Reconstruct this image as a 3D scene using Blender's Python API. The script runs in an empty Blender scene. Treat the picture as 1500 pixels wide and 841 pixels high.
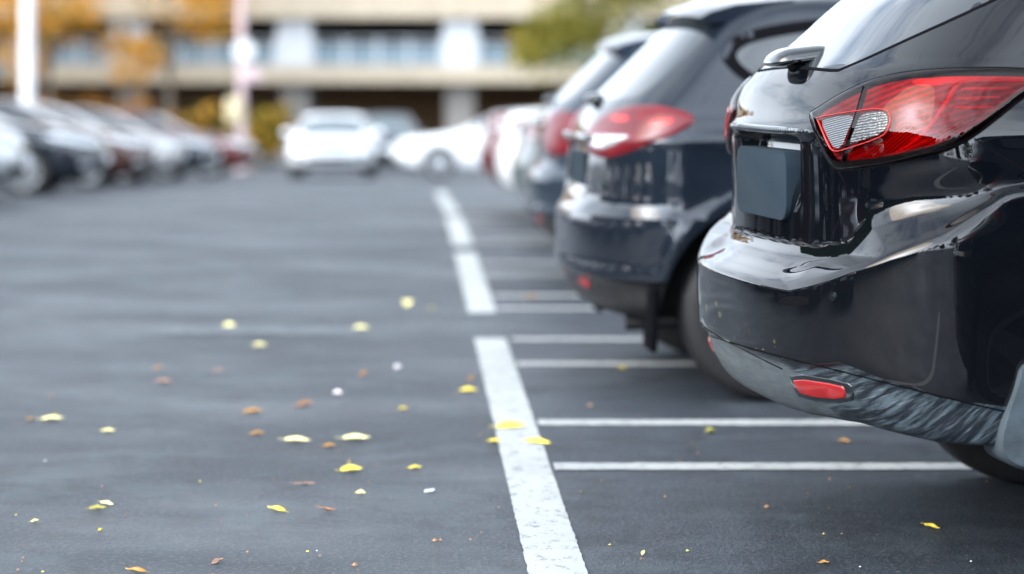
import bpy, bmesh, math, random
import numpy as np
from mathutils import Vector, Matrix
from mathutils.bvhtree import BVHTree
from mathutils.geometry import delaunay_2d_cdt
R = math.radians
rnd = random.Random(7)
scene = bpy.context.scene
COL = scene.collection

# ------------------------------------------------------------------ camera
F, H, PX, PY = 3500.0, 1.3, 606.0, 110.0      # focal length and principal point in photo pixels, eye height
cam_d = bpy.data.cameras.new("camera"); cam = bpy.data.objects.new("camera", cam_d); COL.objects.link(cam)
cam.location = (0, 0, H); cam.rotation_euler = (R(90), 0, 0)
cam_d.sensor_width = 36; cam_d.lens = F/1500*36
cam_d.shift_x = (750-PX)/1500; cam_d.shift_y = -(420.5-PY)/1500
cam_d.clip_start = .05; cam_d.clip_end = 3000
cam_d.dof.use_dof = True; cam_d.dof.focus_distance = 6.35; cam_d.dof.aperture_fstop = 1.5
cam_d.dof.aperture_blades = 0
scene.camera = cam

def gz(y):                                     # the lot falls gently away beyond the near cars
    if y <= 18: return 0.0
    if y <= 26: return -.031*(y-18)**2/16
    if y <= 140: return -.031*(4+(y-26))
    return -.031*118
def gslope(y):
    return 0 if y <= 18 else (-.031*(y-18)/8 if y <= 26 else -.031)

# ------------------------------------------------------------------ materials
def nmat(name):
    m = bpy.data.materials.new(name); m.use_nodes = True
    nt = m.node_tree; b = nt.nodes["Principled BSDF"]
    return m, nt, b
def L(nt, a, b): nt.links.new(a, b)
def noise(nt, scale, detail=4, rough=.55, mapping=None, coord="Object"):
    tc = nt.nodes.new("ShaderNodeTexCoord"); n = nt.nodes.new("ShaderNodeTexNoise")
    n.inputs["Scale"].default_value = scale; n.inputs["Detail"].default_value = detail; n.inputs["Roughness"].default_value = rough
    if mapping:
        mp = nt.nodes.new("ShaderNodeMapping"); mp.inputs["Scale"].default_value = mapping[:3]
        if len(mapping) > 3: mp.inputs["Rotation"].default_value = (0, 0, mapping[3])
        L(nt, tc.outputs[coord], mp.inputs[0]); L(nt, mp.outputs[0], n.inputs["Vector"])
    else: L(nt, tc.outputs[coord], n.inputs["Vector"])
    return n.outputs["Fac"]
def ramp(nt, fac, stops):
    r = nt.nodes.new("ShaderNodeValToRGB"); cr = r.color_ramp
    while len(cr.elements) < len(stops): cr.elements.new(.5)
    for e, (p, c) in zip(cr.elements, stops):
        e.position = p; e.color = c if len(c) == 4 else (*c, 1)
    L(nt, fac, r.inputs[0]); return r.outputs["Color"]
def g(v): return (v, v, v)
def mixc(nt, fac, a, b, blend="MIX"):
    m = nt.nodes.new("ShaderNodeMix"); m.data_type = "RGBA"; m.blend_type = blend
    for s, v in ((0, fac), (6, a), (7, b)):
        if isinstance(v, (int, float)): m.inputs[s].default_value = v
        elif isinstance(v, tuple): m.inputs[s].default_value = (*v[:3], 1)
        else: L(nt, v, m.inputs[s])
    return m.outputs[2]
def math_n(nt, op, a, b=None, clamp=False):
    m = nt.nodes.new("ShaderNodeMath"); m.operation = op; m.use_clamp = clamp
    for i, v in enumerate((a, b)):
        if v is None: continue
        if isinstance(v, (int, float)): m.inputs[i].default_value = v
        else: L(nt, v, m.inputs[i])
    return m.outputs[0]
def bump(nt, b, h, strength=.2, dist=.01):
    n = nt.nodes.new("ShaderNodeBump"); n.inputs["Strength"].default_value = strength; n.inputs["Distance"].default_value = dist
    L(nt, h, n.inputs["Height"]); L(nt, n.outputs[0], b.inputs["Normal"])
def plain(name, c, rough=.5, metal=0, coat=0, spec=.5, var=0, vscale=8, bmp=0, bscale=200):
    m, nt, b = nmat(name)
    b.inputs["Base Color"].default_value = (*c, 1); b.inputs["Roughness"].default_value = rough
    b.inputs["Metallic"].default_value = metal; b.inputs["Coat Weight"].default_value = coat
    b.inputs["Coat Roughness"].default_value = .03; b.inputs["Specular IOR Level"].default_value = spec
    if var:
        f = noise(nt, vscale)
        L(nt, ramp(nt, f, [(.3, tuple(x*(1-var) for x in c)), (.7, tuple(min(1, x*(1+var)) for x in c))]), b.inputs["Base Color"])
    if bmp: bump(nt, b, noise(nt, bscale), bmp, .004)
    return m
def paint(name, c, metal=0., rough=.35, dust=.05):
    """car paint: base under a clear coat, a thin film of road dust that thickens in patches towards the sills"""
    m, nt, b = nmat(name)
    tc = nt.nodes.new("ShaderNodeTexCoord"); sp = nt.nodes.new("ShaderNodeSeparateXYZ"); L(nt, tc.outputs["Object"], sp.inputs[0])
    low = nt.nodes.new("ShaderNodeMapRange"); low.inputs[1].default_value = 1.0; low.inputs[2].default_value = .35
    L(nt, sp.outputs[2], low.inputs[0])
    d = math_n(nt, "MULTIPLY", noise(nt, 9, 6, .65), math_n(nt, "ADD", math_n(nt, "MULTIPLY", low.outputs[0], .5), .12))
    d = math_n(nt, "MULTIPLY", d, dust, True)
    spk = ramp(nt, noise(nt, 420, 2, .5), [(.70, g(0)), (.78, g(1))])
    d2 = math_n(nt, "ADD", d, math_n(nt, "MULTIPLY", spk, .35*dust), True)
    L(nt, mixc(nt, d2, c, (.20, .20, .19)), b.inputs["Base Color"])
    b.inputs["Metallic"].default_value = metal; b.inputs["Roughness"].default_value = rough
    b.inputs["Coat Weight"].default_value = 1; b.inputs["Specular IOR Level"].default_value = .0
    cr = math_n(nt, "ADD", math_n(nt, "MULTIPLY", d2, .35), .015, True)
    L(nt, cr, b.inputs["Coat Roughness"]); b.inputs["Coat IOR"].default_value = 1.52
    return m

M = {}
M["black"] = paint("black_paint", (.0012, .0018, .0032), rough=.3)
M["black2"] = paint("blue_black_paint", (.008, .012, .019), .3, rough=.3, dust=.05)
M["greyblue"] = paint("grey_blue_paint", (.020, .030, .044), .3, .35)
M["silver"] = paint("silver_paint", (.45, .455, .46), .6, .35)
M["white"] = paint("white_paint", (.60, .615, .63), 0, .4, .15)
M["palegrey"] = paint("pale_grey_paint", (.30, .29, .28), .5, .35)
M["maroon"] = paint("dark_red_paint", (.085, .014, .013), .2, .3)
M["brown"] = paint("dark_brown_paint", (.045, .018, .014), .2, .3)
M["greensilver"] = paint("grey_green_paint", (.11, .13, .13), .5, .35)
M["glass"] = plain("tinted_glass", (.012, .016, .02), .015, 0, 1)
M["glass_pale"] = plain("windscreen_glass", (.05, .075, .085), .02, 0, 1)
M["rubber"] = plain("tyre_rubber", (.007, .007, .008), .75, var=.3, vscale=40, bmp=.3, bscale=90)
M["plastic"] = plain("black_plastic", (.011, .011, .012), .45, var=.3, vscale=30)
M["seal"] = plain("rubber_seal", (.003, .003, .004), .9, spec=.05)
M["gloss"] = plain("gloss_black_trim", (.006, .009, .011), .12, 0, .8)
M["well"] = plain("wheel_well", (.006, .006, .006), .9)
M["rim"] = plain("alloy_rim", (.35, .36, .37), .3, .9)
M["chrome"] = plain("chrome", (.75, .76, .77), .08, 1)
M["plate"] = plain("plain_grey_plate", (.014, .024, .034), .8, spec=.15, var=.06, vscale=14)
M["plate_white"] = plain("pale_plate", (.55, .57, .6), .5)
M["recess"] = plain("plate_recess", (.006, .007, .009), .3)
M["lamp_clear"] = plain("headlamp_glass", (.5, .53, .55), .1, .5, 1)

def scratched():
    """grey lower bumper: dusty, and scraped to streaks on the right corner"""
    m, nt, b = nmat("scratched_bumper_plastic")
    tc = nt.nodes.new("ShaderNodeTexCoord"); sp = nt.nodes.new("ShaderNodeSeparateXYZ"); L(nt, tc.outputs["Object"], sp.inputs[0])
    def aniso(rot, scale, sc, det):
        mp_ = nt.nodes.new("ShaderNodeMapping"); mp_.vector_type = "TEXTURE"; mp_.inputs["Rotation"].default_value = rot; mp_.inputs["Scale"].default_value = scale
        n_ = nt.nodes.new("ShaderNodeTexNoise"); n_.inputs["Scale"].default_value = sc; n_.inputs["Detail"].default_value = det; n_.inputs["Roughness"].default_value = .6
        L(nt, tc.outputs["Object"], mp_.inputs[0]); L(nt, mp_.outputs[0], n_.inputs["Vector"]); return n_.outputs["Fac"]
    st = aniso((0, R(-48), 0), (1, 1.2, .11), 8, 7); hair = aniso((0, R(-35), 0), (1, 1, .03), 9, 2)
    fine = noise(nt, 60, 5, .75, (1.6, 1.3, .5)); f = noise(nt, 18, 6, .7)
    sw = nt.nodes.new("ShaderNodeTexWave"); sw.inputs["Scale"].default_value = 7; sw.inputs["Distortion"].default_value = 16
    sw.inputs["Detail"].default_value = 5; sw.inputs["Detail Scale"].default_value = 2.4
    mp = nt.nodes.new("ShaderNodeMapping"); mp.inputs["Rotation"].default_value = (.5, .9, .4)
    L(nt, tc.outputs["Object"], mp.inputs[0]); L(nt, mp.outputs[0], sw.inputs["Vector"])
    a = ramp(nt, st, [(.46, g(0)), (.60, g(1))]); s = ramp(nt, hair, [(.60, g(0)), (.68, g(.8))])
    base = mixc(nt, a, (.005, .008, .012), (.052, .072, .086))
    c2 = mixc(nt, math_n(nt, "MULTIPLY", s, math_n(nt, "ADD", math_n(nt, "MULTIPLY", a, .5), .25)), base, (.24, .29, .32))
    c3 = mixc(nt, ramp(nt, fine, [(.62, g(0)), (.78, g(.5))]), c2, (.17, .19, .2))
    lip = mixc(nt, ramp(nt, fine, [(.55, g(0)), (.75, g(.5))]), ramp(nt, f, [(.3, (.036, .046, .053)), (.7, (.068, .082, .09))]), (.20, .215, .22))
    # the boundary runs slanting down across the near corner
    k = math_n(nt, "ADD", math_n(nt, "MULTIPLY", sp.outputs[1], -1), math_n(nt, "MULTIPLY", sp.outputs[2], 1.1))
    msk = nt.nodes.new("ShaderNodeMapRange"); msk.inputs[1].default_value = 1.03; msk.inputs[2].default_value = 1.06; L(nt, k, msk.inputs[0])
    L(nt, mixc(nt, msk.outputs[0], lip, c3), b.inputs["Base Color"])
    L(nt, ramp(nt, st, [(.3, g(.25)), (.7, g(.55))]), b.inputs["Roughness"]); bump(nt, b, fine, .25, .003)
    return m
M["trim"] = scratched()
M["flap"] = plain("dusty_blue_grey_rubber", (.040, .055, .066), .7, var=.4, vscale=14, bmp=.4, bscale=160)
M["lip"] = plain("dusty_grey_plastic", (.10, .115, .12), .55, var=.4, vscale=20, bmp=.2, bscale=120)
def lens(name, tint, refl=1.55):
    m = bpy.data.materials.new(name); m.use_nodes = True; nt = m.node_tree; nt.nodes.clear()
    o = nt.nodes.new("ShaderNodeOutputMaterial"); mx = nt.nodes.new("ShaderNodeMixShader")
    t = nt.nodes.new("ShaderNodeBsdfTransparent"); t.inputs[0].default_value = (*tint, 1)
    gl = nt.nodes.new("ShaderNodeBsdfGlossy"); gl.inputs["Roughness"].default_value = .02
    fr = nt.nodes.new("ShaderNodeFresnel"); fr.inputs[0].default_value = refl
    L(nt, fr.outputs[0], mx.inputs[0]); L(nt, t.outputs[0], mx.inputs[1]); L(nt, gl.outputs[0], mx.inputs[2]); L(nt, mx.outputs[0], o.inputs[0])
    return m
M["lens_red"] = lens("red_lens", (.60, .020, .042), 1.42)
M["lens_clear"] = lens("clear_lens", (.9, .92, .93))
def reflector(name, c1, c2, scale, rot, metal=.5, dots=False):
    m, nt, b = nmat(name)
    tc = nt.nodes.new("ShaderNodeTexCoord"); mp = nt.nodes.new("ShaderNodeMapping"); mp.inputs["Rotation"].default_value = rot
    L(nt, tc.outputs["Object"], mp.inputs[0])
    w = nt.nodes.new("ShaderNodeTexWave"); w.inputs["Scale"].default_value = scale; w.bands_direction = "Z"
    w.inputs["Distortion"].default_value = 1.2 if not dots else 3.5; w.inputs["Detail"].default_value = 2; w.inputs["Detail Scale"].default_value = 1.5
    L(nt, mp.outputs[0], w.inputs["Vector"])
    h = w.outputs["Fac"]
    if dots:
        v = nt.nodes.new("ShaderNodeTexVoronoi"); v.inputs["Scale"].default_value = scale*2.2; L(nt, mp.outputs[0], v.inputs["Vector"])
        h = math_n(nt, "MULTIPLY", h, v.outputs["Distance"])
    L(nt, mixc(nt, h, c1, c2), b.inputs["Base Color"])
    b.inputs["Roughness"].default_value = .28; b.inputs["Metallic"].default_value = metal
    bump(nt, b, h, .6, .004); return m
M["refl_red"] = reflector("lamp_reflector", (.20, .05, .06), (.40, .11, .12), 18, (.3, .2, 0), .1)
M["refl_bar"] = reflector("lamp_bar", (1., .7, .7), (1., .95, .95), 60, (0, 0, 0), 0)
M["refl_dark"] = reflector("lamp_dark", (.16, .02, .02), (.55, .08, .08), 40, (.5, .4, 0), .2)
M["refl_white"] = reflector("reversing_reflector", (.09, .10, .11), (.33, .35, .37), 55, (.15, .1, 0), .6)
M["refl_cell"] = reflector("honeycomb_reflector", (.06, .065, .07), (.42, .42, .42), 45, (.1, .1, 0), .6, True)
M["red_refl"] = plain("red_reflector", (.26, .005, .006), .35, 0, .3, var=.15, vscale=30)
M["red_lamp"] = plain("red_lamp", (.10, .002, .006), .3, 0, .05, var=.3, vscale=12)
M["red_glow"] = plain("bright_red_lamp", (.45, .02, .02), .3, 0, .1)

# ------------------------------------------------------------------ mesh helpers
def link(name, me, mats=(), parent=None, smooth=True):
    o = bpy.data.objects.new(name, me); COL.objects.link(o)
    for m in mats: me.materials.append(m)
    if parent: o.parent = parent
    if smooth and len(me.polygons): me.polygons.foreach_set("use_smooth", [True]*len(me.polygons))
    return o
def from_bm(name, bm, mats=(), parent=None, smooth=True, angle=None):
    me = bpy.data.meshes.new(name); bm.to_mesh(me); bm.free()
    o = link(name, me, mats, parent, smooth)
    if angle: me.set_sharp_from_angle(angle=R(angle))
    return o
def tag(o, label=None, cat=None, group=None, kind=None):
    if label: o["label"] = label
    if cat: o["category"] = cat
    if group: o["group"] = group
    if kind: o["kind"] = kind
    return o
def empty(name, loc=(0, 0, 0)):
    o = bpy.data.objects.new(name, None); COL.objects.link(o); o.location = loc; o.empty_display_size = .2; return o
def box(bm, x0, x1, y0, y1, z0, z1, bev=0, mi=0):
    r = bmesh.ops.create_cube(bm, size=1)
    vs = r["verts"]
    for v in vs: v.co = ((x0+x1)/2+v.co.x*(x1-x0), (y0+y1)/2+v.co.y*(y1-y0), (z0+z1)/2+v.co.z*(z1-z0))
    fs = {f for v in vs for f in v.link_faces}
    for f in fs: f.material_index = mi
    if bev:
        es = list({e for v in vs for e in v.link_edges})
        bmesh.ops.bevel(bm, geom=es, offset=bev, segments=2, affect="EDGES", profile=.5)
def tube(bm, p0, p1, r0, r1=None, n=12, mi=0):
    p0, p1 = Vector(p0), Vector(p1); r1 = r0 if r1 is None else r1
    d = (p1-p0).normalized(); a = d.orthogonal().normalized(); b = d.cross(a)
    r_ = [[], []]
    for k, (p, r) in enumerate(((p0, r0), (p1, r1))):
        for i in range(n):
            t = 2*math.pi*i/n; r_[k].append(bm.verts.new(p+a*math.cos(t)*r+b*math.sin(t)*r))
    for i in range(n):
        f = bm.faces.new((r_[0][i], r_[0][(i+1) % n], r_[1][(i+1) % n], r_[1][i])); f.material_index = mi
    for k in (0, 1):
        f = bm.faces.new(r_[k] if k else r_[k][::-1]); f.material_index = mi
def lathe(bm, prof, axis_c, n=48, mi=0):
    """profile (r, y) spun about the y axis through axis_c"""
    rings = []
    for r, y in prof:
        rings.append([bm.verts.new((axis_c[0]+r*math.cos(2*math.pi*i/n), axis_c[1]+y, axis_c[2]+r*math.sin(2*math.pi*i/n))) for i in range(n)])
    for a, b in zip(rings, rings[1:]):
        for i in range(n):
            f = bm.faces.new((a[i], b[i], b[(i+1) % n], a[(i+1) % n])); f.material_index = mi
def pchip(xs, ys):
    xs, ys = np.array(xs, float), np.array(ys, float); h = np.diff(xs); d = np.diff(ys)/h
    m = np.zeros(len(xs)); m[0], m[-1] = d[0], d[-1]
    for i in range(1, len(xs)-1):
        if d[i-1]*d[i] > 0:
            w1, w2 = 2*h[i]+h[i-1], h[i]+2*h[i-1]; m[i] = (w1+w2)/(w1/d[i-1]+w2/d[i])
    def f(x):
        x = np.clip(np.asarray(x, float), xs[0], xs[-1]); i = np.clip(np.searchsorted(xs, x)-1, 0, len(xs)-2)
        t = (x-xs[i])/h[i]; t2, t3 = t*t, t*t*t
        return (2*t3-3*t2+1)*ys[i]+(t3-2*t2+t)*h[i]*m[i]+(-2*t3+3*t2)*ys[i+1]+(t3-t2)*h[i]*m[i+1]
    return f
def sstep(a, b, x):
    t = np.clip((np.asarray(x, float)-a)/(b-a), 0, 1); return t*t*(3-2*t)

# ------------------------------------------------------------------ car body: stacked plan contours
class Body:
    def __init__(s, keys, nv, nr, ns, nf, wheels, rw, arch, dens=None, warp=None, disp=None, cls=None, n_r=2.5, n_f=2.4):
        k = np.array(keys, float); s.wheels, s.rw, s.arch = wheels, rw, arch
        fs = [pchip(k[:, 0], k[:, i]) for i in range(1, 6)]; s.xr, s.xf, s.w, s.lr, s.lf = fs
        vd = np.linspace(k[0, 0], k[-1, 0], 6000)
        dd = np.sqrt(np.gradient(vd)**2+np.gradient(fs[0](vd))**2+.25*np.gradient(fs[1](vd))**2+np.gradient(fs[2](vd))**2)
        if dens: dd = dd*dens(vd)
        cum = np.cumsum(dd); cum = (cum-cum[0])/(cum[-1]-cum[0])
        v = np.interp(np.linspace(0, 1, nv), cum, vd); s.v = v
        xr, xf, w, lr, lf = [f(v)[:, None] for f in fs]
        lr = np.minimum(lr, (xf-xr)*.48); lf = np.minimum(lf, (xf-xr)*.48)
        ph = np.linspace(0, math.pi/2, nr); ph = ph[None]
        X1 = xr+lr*(1-np.cos(ph)**(2/n_r)); S1 = w*np.sin(ph)**(2/n_r)
        t = np.linspace(0, 1, ns+1)[1:]; t = (.55*t+.45*t*t)[None]
        xa, xb = xr+lr, xf-lf
        X2 = xa+(xb-xa)*t; S2 = w+0*X2
        ph = np.linspace(0, math.pi/2, nf+1)[1:][None]
        X3 = xf-lf*(1-np.sin(ph)**(2/n_f)); S3 = w*np.cos(ph)**(2/n_f)
        X = np.concatenate([X1, X2, X3], 1); S = np.concatenate([S1, S2, S3], 1)
        S[:, -1] = 0; S[:, 0] = 0
        Lh = k[:, 2].max()/2
        S = S*(1-.035*((X-Lh*1.02)/Lh)**2)
        Z = v[:, None]+0*X
        V = Z.copy()
        if warp: Z = warp(X, S, Z)
        for xw in wheels:                                   # swelling round the arches
            r = np.hypot(X-xw, Z-rw); side = np.clip((S/np.maximum(w, .1)-.9)/.06, 0, 1)
            S = S+side*(.014*np.exp(-((r-arch-.035)/.035)**2))
        if disp: X, S, Z = disp(X, S, Z, V)
        nvv, Mc = X.shape
        near = np.stack([X, -S, Z], -1).reshape(-1, 3)
        far = np.stack([X, S, Z], -1)[:, 1:-1].reshape(-1, 3)
        P = np.concatenate([near, far]); s.P = P
        nidx = np.arange(nvv*Mc).reshape(nvv, Mc)
        fidx = nidx.copy(); fidx[:, 1:-1] = nvv*Mc+np.arange(nvv*(Mc-2)).reshape(nvv, Mc-2)
        def quads(ix, flip):
            q = np.stack([ix[:-1, :-1], ix[:-1, 1:], ix[1:, 1:], ix[1:, :-1]], -1).reshape(-1, 4)
            return q[:, ::-1] if flip else q
        Q = np.concatenate([quads(nidx, False), quads(fidx, True)])
        mi = np.zeros(len(Q), int)
        if cls:
            half = cls(X, S, Z, V); h4 = half[:-1, :-1].reshape(-1); mi = np.concatenate([h4, h4])
        s.Q, s.mi = Q, mi
        s.caps = [list(nidx[0, ::-1])+list(fidx[0, 1:-1]), list(nidx[-1, :])+list(fidx[-1, -2:0:-1])]
        # smooth vertex normals for the patches
        a, b, c, d = (P[Q[:, i]] for i in range(4)); fn = np.cross(c-a, d-b)
        vn = np.zeros_like(P)
        for i in range(4): np.add.at(vn, Q[:, i], fn)
        vn /= np.maximum(np.linalg.norm(vn, axis=1, keepdims=True), 1e-12)
        mid = Q[len(quads(nidx, False))//2]
        cen = P.mean(0)
        if np.sum((P-cen)*vn) < 0: vn = -vn
        s.vn = vn
        T = np.concatenate([Q[:, [0, 1, 2]], Q[:, [0, 2, 3]]]); s.T = T
        s.bvh = BVHTree.FromPolygons(P.tolist(), T.tolist(), all_triangles=True)
    def hit(s, o, d):
        loc, nor, idx, dist = s.bvh.ray_cast(Vector(o), Vector(d).normalized())
        if loc is None: return None
        a, b, c = (s.P[i] for i in s.T[idx]); p = np.array(loc)
        v0, v1, v2 = b-a, c-a, p-a
        d00, d01, d11, d20, d21 = v0@v0, v0@v1, v1@v1, v2@v0, v2@v1; den = d00*d11-d01*d01
        if abs(den) < 1e-18: n = s.vn[s.T[idx][0]]
        else:
            bb = (d11*d20-d01*d21)/den; cc = (d00*d21-d01*d20)/den
            n = (1-bb-cc)*s.vn[s.T[idx][0]]+bb*s.vn[s.T[idx][1]]+cc*s.vn[s.T[idx][2]]
        return p, n/max(np.linalg.norm(n), 1e-9)
    def mesh(s):
        me = bpy.data.meshes.new("body")
        me.from_pydata(s.P.tolist(), [], s.Q.tolist()+s.caps)
        me.polygons.foreach_set("material_index", s.mi.tolist()+[0, 0]); me.update()
        bm = bmesh.new(); bm.from_mesh(me); bmesh.ops.remove_doubles(bm, verts=bm.verts, dist=1e-6)
        bmesh.ops.recalc_face_normals(bm, faces=bm.faces); bm.to_mesh(me); bm.free()
        o = bpy.data.objects.new("tmp", me); COL.objects.link(o)
        slots = [bpy.data.materials.get("slot%d" % k) or bpy.data.materials.new("slot%d" % k) for k in range(5)]
        for k in slots: me.materials.append(k)
        cb = bmesh.new()
        for xw in s.wheels:
            for sg in (-1, 1): tube(cb, (xw, sg*.56, s.rw+.01), (xw, sg*1.3, s.rw+.01), s.arch, n=64, mi=4)
        bmesh.ops.recalc_face_normals(cb, faces=cb.faces)
        cme = bpy.data.meshes.new("cut"); cb.to_mesh(cme); cb.free(); co = bpy.data.objects.new("cut", cme); COL.objects.link(co)
        for k in slots: cme.materials.append(k)
        md = o.modifiers.new("b", "BOOLEAN"); md.operation = "DIFFERENCE"; md.solver = "EXACT"; md.object = co
        dg = bpy.context.evaluated_depsgraph_get(); me2 = bpy.data.meshes.new_from_object(o.evaluated_get(dg))
        bpy.data.objects.remove(o); bpy.data.objects.remove(co)
        if len(me2.polygons) < 100: me2 = me
        return me2
def split(me, idxs, name, mats, parent, remap, angle=38):
    bm = bmesh.new(); bm.from_mesh(me)
    bmesh.ops.delete(bm, geom=[f for f in bm.faces if f.material_index not in idxs], context="FACES")
    for f in bm.faces: f.material_index = remap.get(f.material_index, 0)
    return from_bm(name, bm, mats, parent, True, angle)

# ------------------------------------------------------------------ patches laid on a body
def chaikin(poly, k=2, closed=True):
    for _ in range(k):
        q = []; n = len(poly)
        rng = range(n) if closed else range(n-1)
        if not closed: q.append(poly[0])
        for i in rng:
            a, b = poly[i], poly[(i+1) % n]
            q += [(a[0]*.75+b[0]*.25, a[1]*.75+b[1]*.25), (a[0]*.25+b[0]*.75, a[1]*.25+b[1]*.75)]
        if not closed: q.append(poly[-1])
        poly = q
    return poly
def densify(poly, res, closed=True):
    out = []; n = len(poly)
    for i in range(n if closed else n-1):
        a, b = np.array(poly[i], float), np.array(poly[(i+1) % n], float); m = max(1, int(np.ceil(np.linalg.norm(b-a)/res)))
        out += [tuple(a+(b-a)*j/m) for j in range(m)]
    if not closed: out.append(tuple(poly[-1]))
    return out
def dist_seg(p, A, B):
    d = B-A; t = np.clip(((p-A)*d).sum(1)/np.maximum((d*d).sum(1), 1e-12), 0, 1)
    return np.sqrt((((A+d*t[:, None])-p)**2).sum(1).min())
def inside(p, A, B):
    c = (A[:, 1] > p[1]) != (B[:, 1] > p[1])
    xi = A[:, 0]+(p[1]-A[:, 1])*(B[:, 0]-A[:, 0])/np.where(B[:, 1]-A[:, 1] == 0, 1e-12, B[:, 1]-A[:, 1])
    return (c & (p[0] < xi)).sum() % 2 == 1
def patch(body, ray, poly, res, name, mat, parent, h=.003, er=None, sink=-.0003, rnd_=2, flip=False, thick=True):
    """a panel that follows the body: poly is 2-D, ray(p) gives origin and direction in car space"""
    poly = densify(chaikin(poly, rnd_) if rnd_ else list(poly), res); er = er or res*1.5
    A = np.array(poly); B = np.roll(A, -1, 0)
    pts = [Vector(p) for p in poly]; nb = len(pts)
    x0, y0 = A.min(0); x1, y1 = A.max(0); row = 0; y = y0+res*.5
    while y < y1:
        x = x0+(res*.5 if row % 2 else 0)
        while x < x1:
            p = np.array((x, y))
            if inside(p, A, B) and dist_seg(p, A, B) > (er*.62+res*.4 if h > .003 else res*.55): pts.append(Vector((x, y)))
            x += res
        y += res*.866; row += 1
    if h > .003:                                           # two rings of points carry the rounded edge
        T = np.roll(A, -1, 0)-np.roll(A, 1, 0); T /= np.maximum(np.linalg.norm(T, axis=1, keepdims=True), 1e-9)
        Nn_ = np.stack([-T[:, 1], T[:, 0]], 1); area = (A[:, 0]*B[:, 1]-B[:, 0]*A[:, 1]).sum()
        if area < 0: Nn_ = -Nn_
        for d_ in (er*.22, er*.6):
            for q in A+Nn_*d_:
                if inside(q, A, B) and dist_seg(q, A, B) > d_*.93: pts.append(Vector(q))
    vo, eo, fo = delaunay_2d_cdt(pts, [(i, (i+1) % nb) for i in range(nb)], [], 1, 1e-7)[:3]
    P, Nn, ok, ds = [], [], [], []
    for q in vo:
        r_ = body.hit(*ray(q)); d = dist_seg(np.array(q), A, B)
        if r_ is None: P.append((0, 0, 0)); Nn.append((0, 0, 1)); ok.append(False); ds.append(0); continue
        p, n = r_; t = min(1, d/er); off = -sink+(h+sink)*math.sqrt(max(0, 1-(1-t)**2))
        if flip: p = p*np.array((1, -1, 1)); n = n*np.array((1, -1, 1))
        P.append(tuple(p+n*off)); Nn.append(tuple(n)); ok.append(True); ds.append(t)
    fs = [f for f in fo if all(ok[i] for i in f)]
    me = bpy.data.meshes.new(name); me.from_pydata(P, [], fs); me.update()
    if not len(me.polygons): return None
    acc = sum(np.dot(np.array(pl.normal), np.array(Nn[pl.vertices[0]])) for pl in me.polygons)
    if acc < 0: me.flip_normals(); me.update()
    o = link(name, me, [mat], parent)
    gn = [np.array(v.normal) for v in me.vertices]
    me.normals_split_custom_set_from_vertices([Vector(np.array(Nn[i])*ds[i]+gn[i]*(1-ds[i])).normalized() for i in range(len(P))])
    return o
def ribbon(body, ray, line, w, name, mat, parent, off=.0012, res=None, sm=2, flip=False, taper=0):
    """a narrow strip along a line on the body (a shut line, a seal, a light guide)"""
    line = chaikin(line, sm, False) if sm else line
    if res: line = densify(line, res, False)
    H_ = [body.hit(*ray(Vector(p))) for p in line]; H_ = [h for h in H_ if h]
    if len(H_) < 2: return None
    P = np.array([h[0] for h in H_]); Nn = np.array([h[1] for h in H_]); T = np.gradient(P, axis=0)
    Sd = np.cross(Nn, T); Sd /= np.maximum(np.linalg.norm(Sd, axis=1, keepdims=True), 1e-9)
    n = len(P); ww = np.full((n, 1), w/2)
    if taper: ww = ww*np.minimum(1, .15+np.minimum(np.arange(n), np.arange(n)[::-1])[:, None]/(n*taper))
    V = np.concatenate([P-Sd*ww-Nn*.002, P-Sd*ww*.7+Nn*off, P+Sd*ww*.7+Nn*off, P+Sd*ww-Nn*.002])
    if flip: V = V*np.array((1, -1, 1))
    Fs = []
    for k in range(3):
        for i in range(n-1): Fs.append((k*n+i, k*n+i+1, (k+1)*n+i+1, (k+1)*n+i))
    me = bpy.data.meshes.new(name); me.from_pydata(V.tolist(), [], Fs); me.update()
    if np.dot(np.array(me.polygons[n-1].normal), Nn[0])*(-1 if flip else 1) < 0 and not flip: me.flip_normals()
    return link(name, me, [mat], parent)
def rear(p): return (-3, -p[0], p[1]), (1, 0, 0)            # p = (s, z), s towards the right side of the car
def front(p): return (9, -p[0], p[1]), (-1, 0, 0)
def side(p): return (p[0], -4, p[1]), (0, 1, 0)             # p = (x, z)
def diag(p, x0=.2):                                        # rear right corner seen at 45 degrees: p = (t, z)
    return (x0+.7071*p[0]-2.83, -.85-.7071*p[0]-2.83, p[1]), (.7071, .7071, 0)
def fdiag(Lc):
    return lambda p: ((Lc-.2-.7071*p[0]+2.83, -.85-.7071*p[0]-2.83, p[1]), (-.7071, .7071, 0))
def both(fn, *a, **k):
    r1 = fn(*a, **k); r2 = fn(*a, flip=True, **k); return r1, r2
def mirror_poly(half): return half+[(-x, y) for x, y in half[::-1]]

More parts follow.
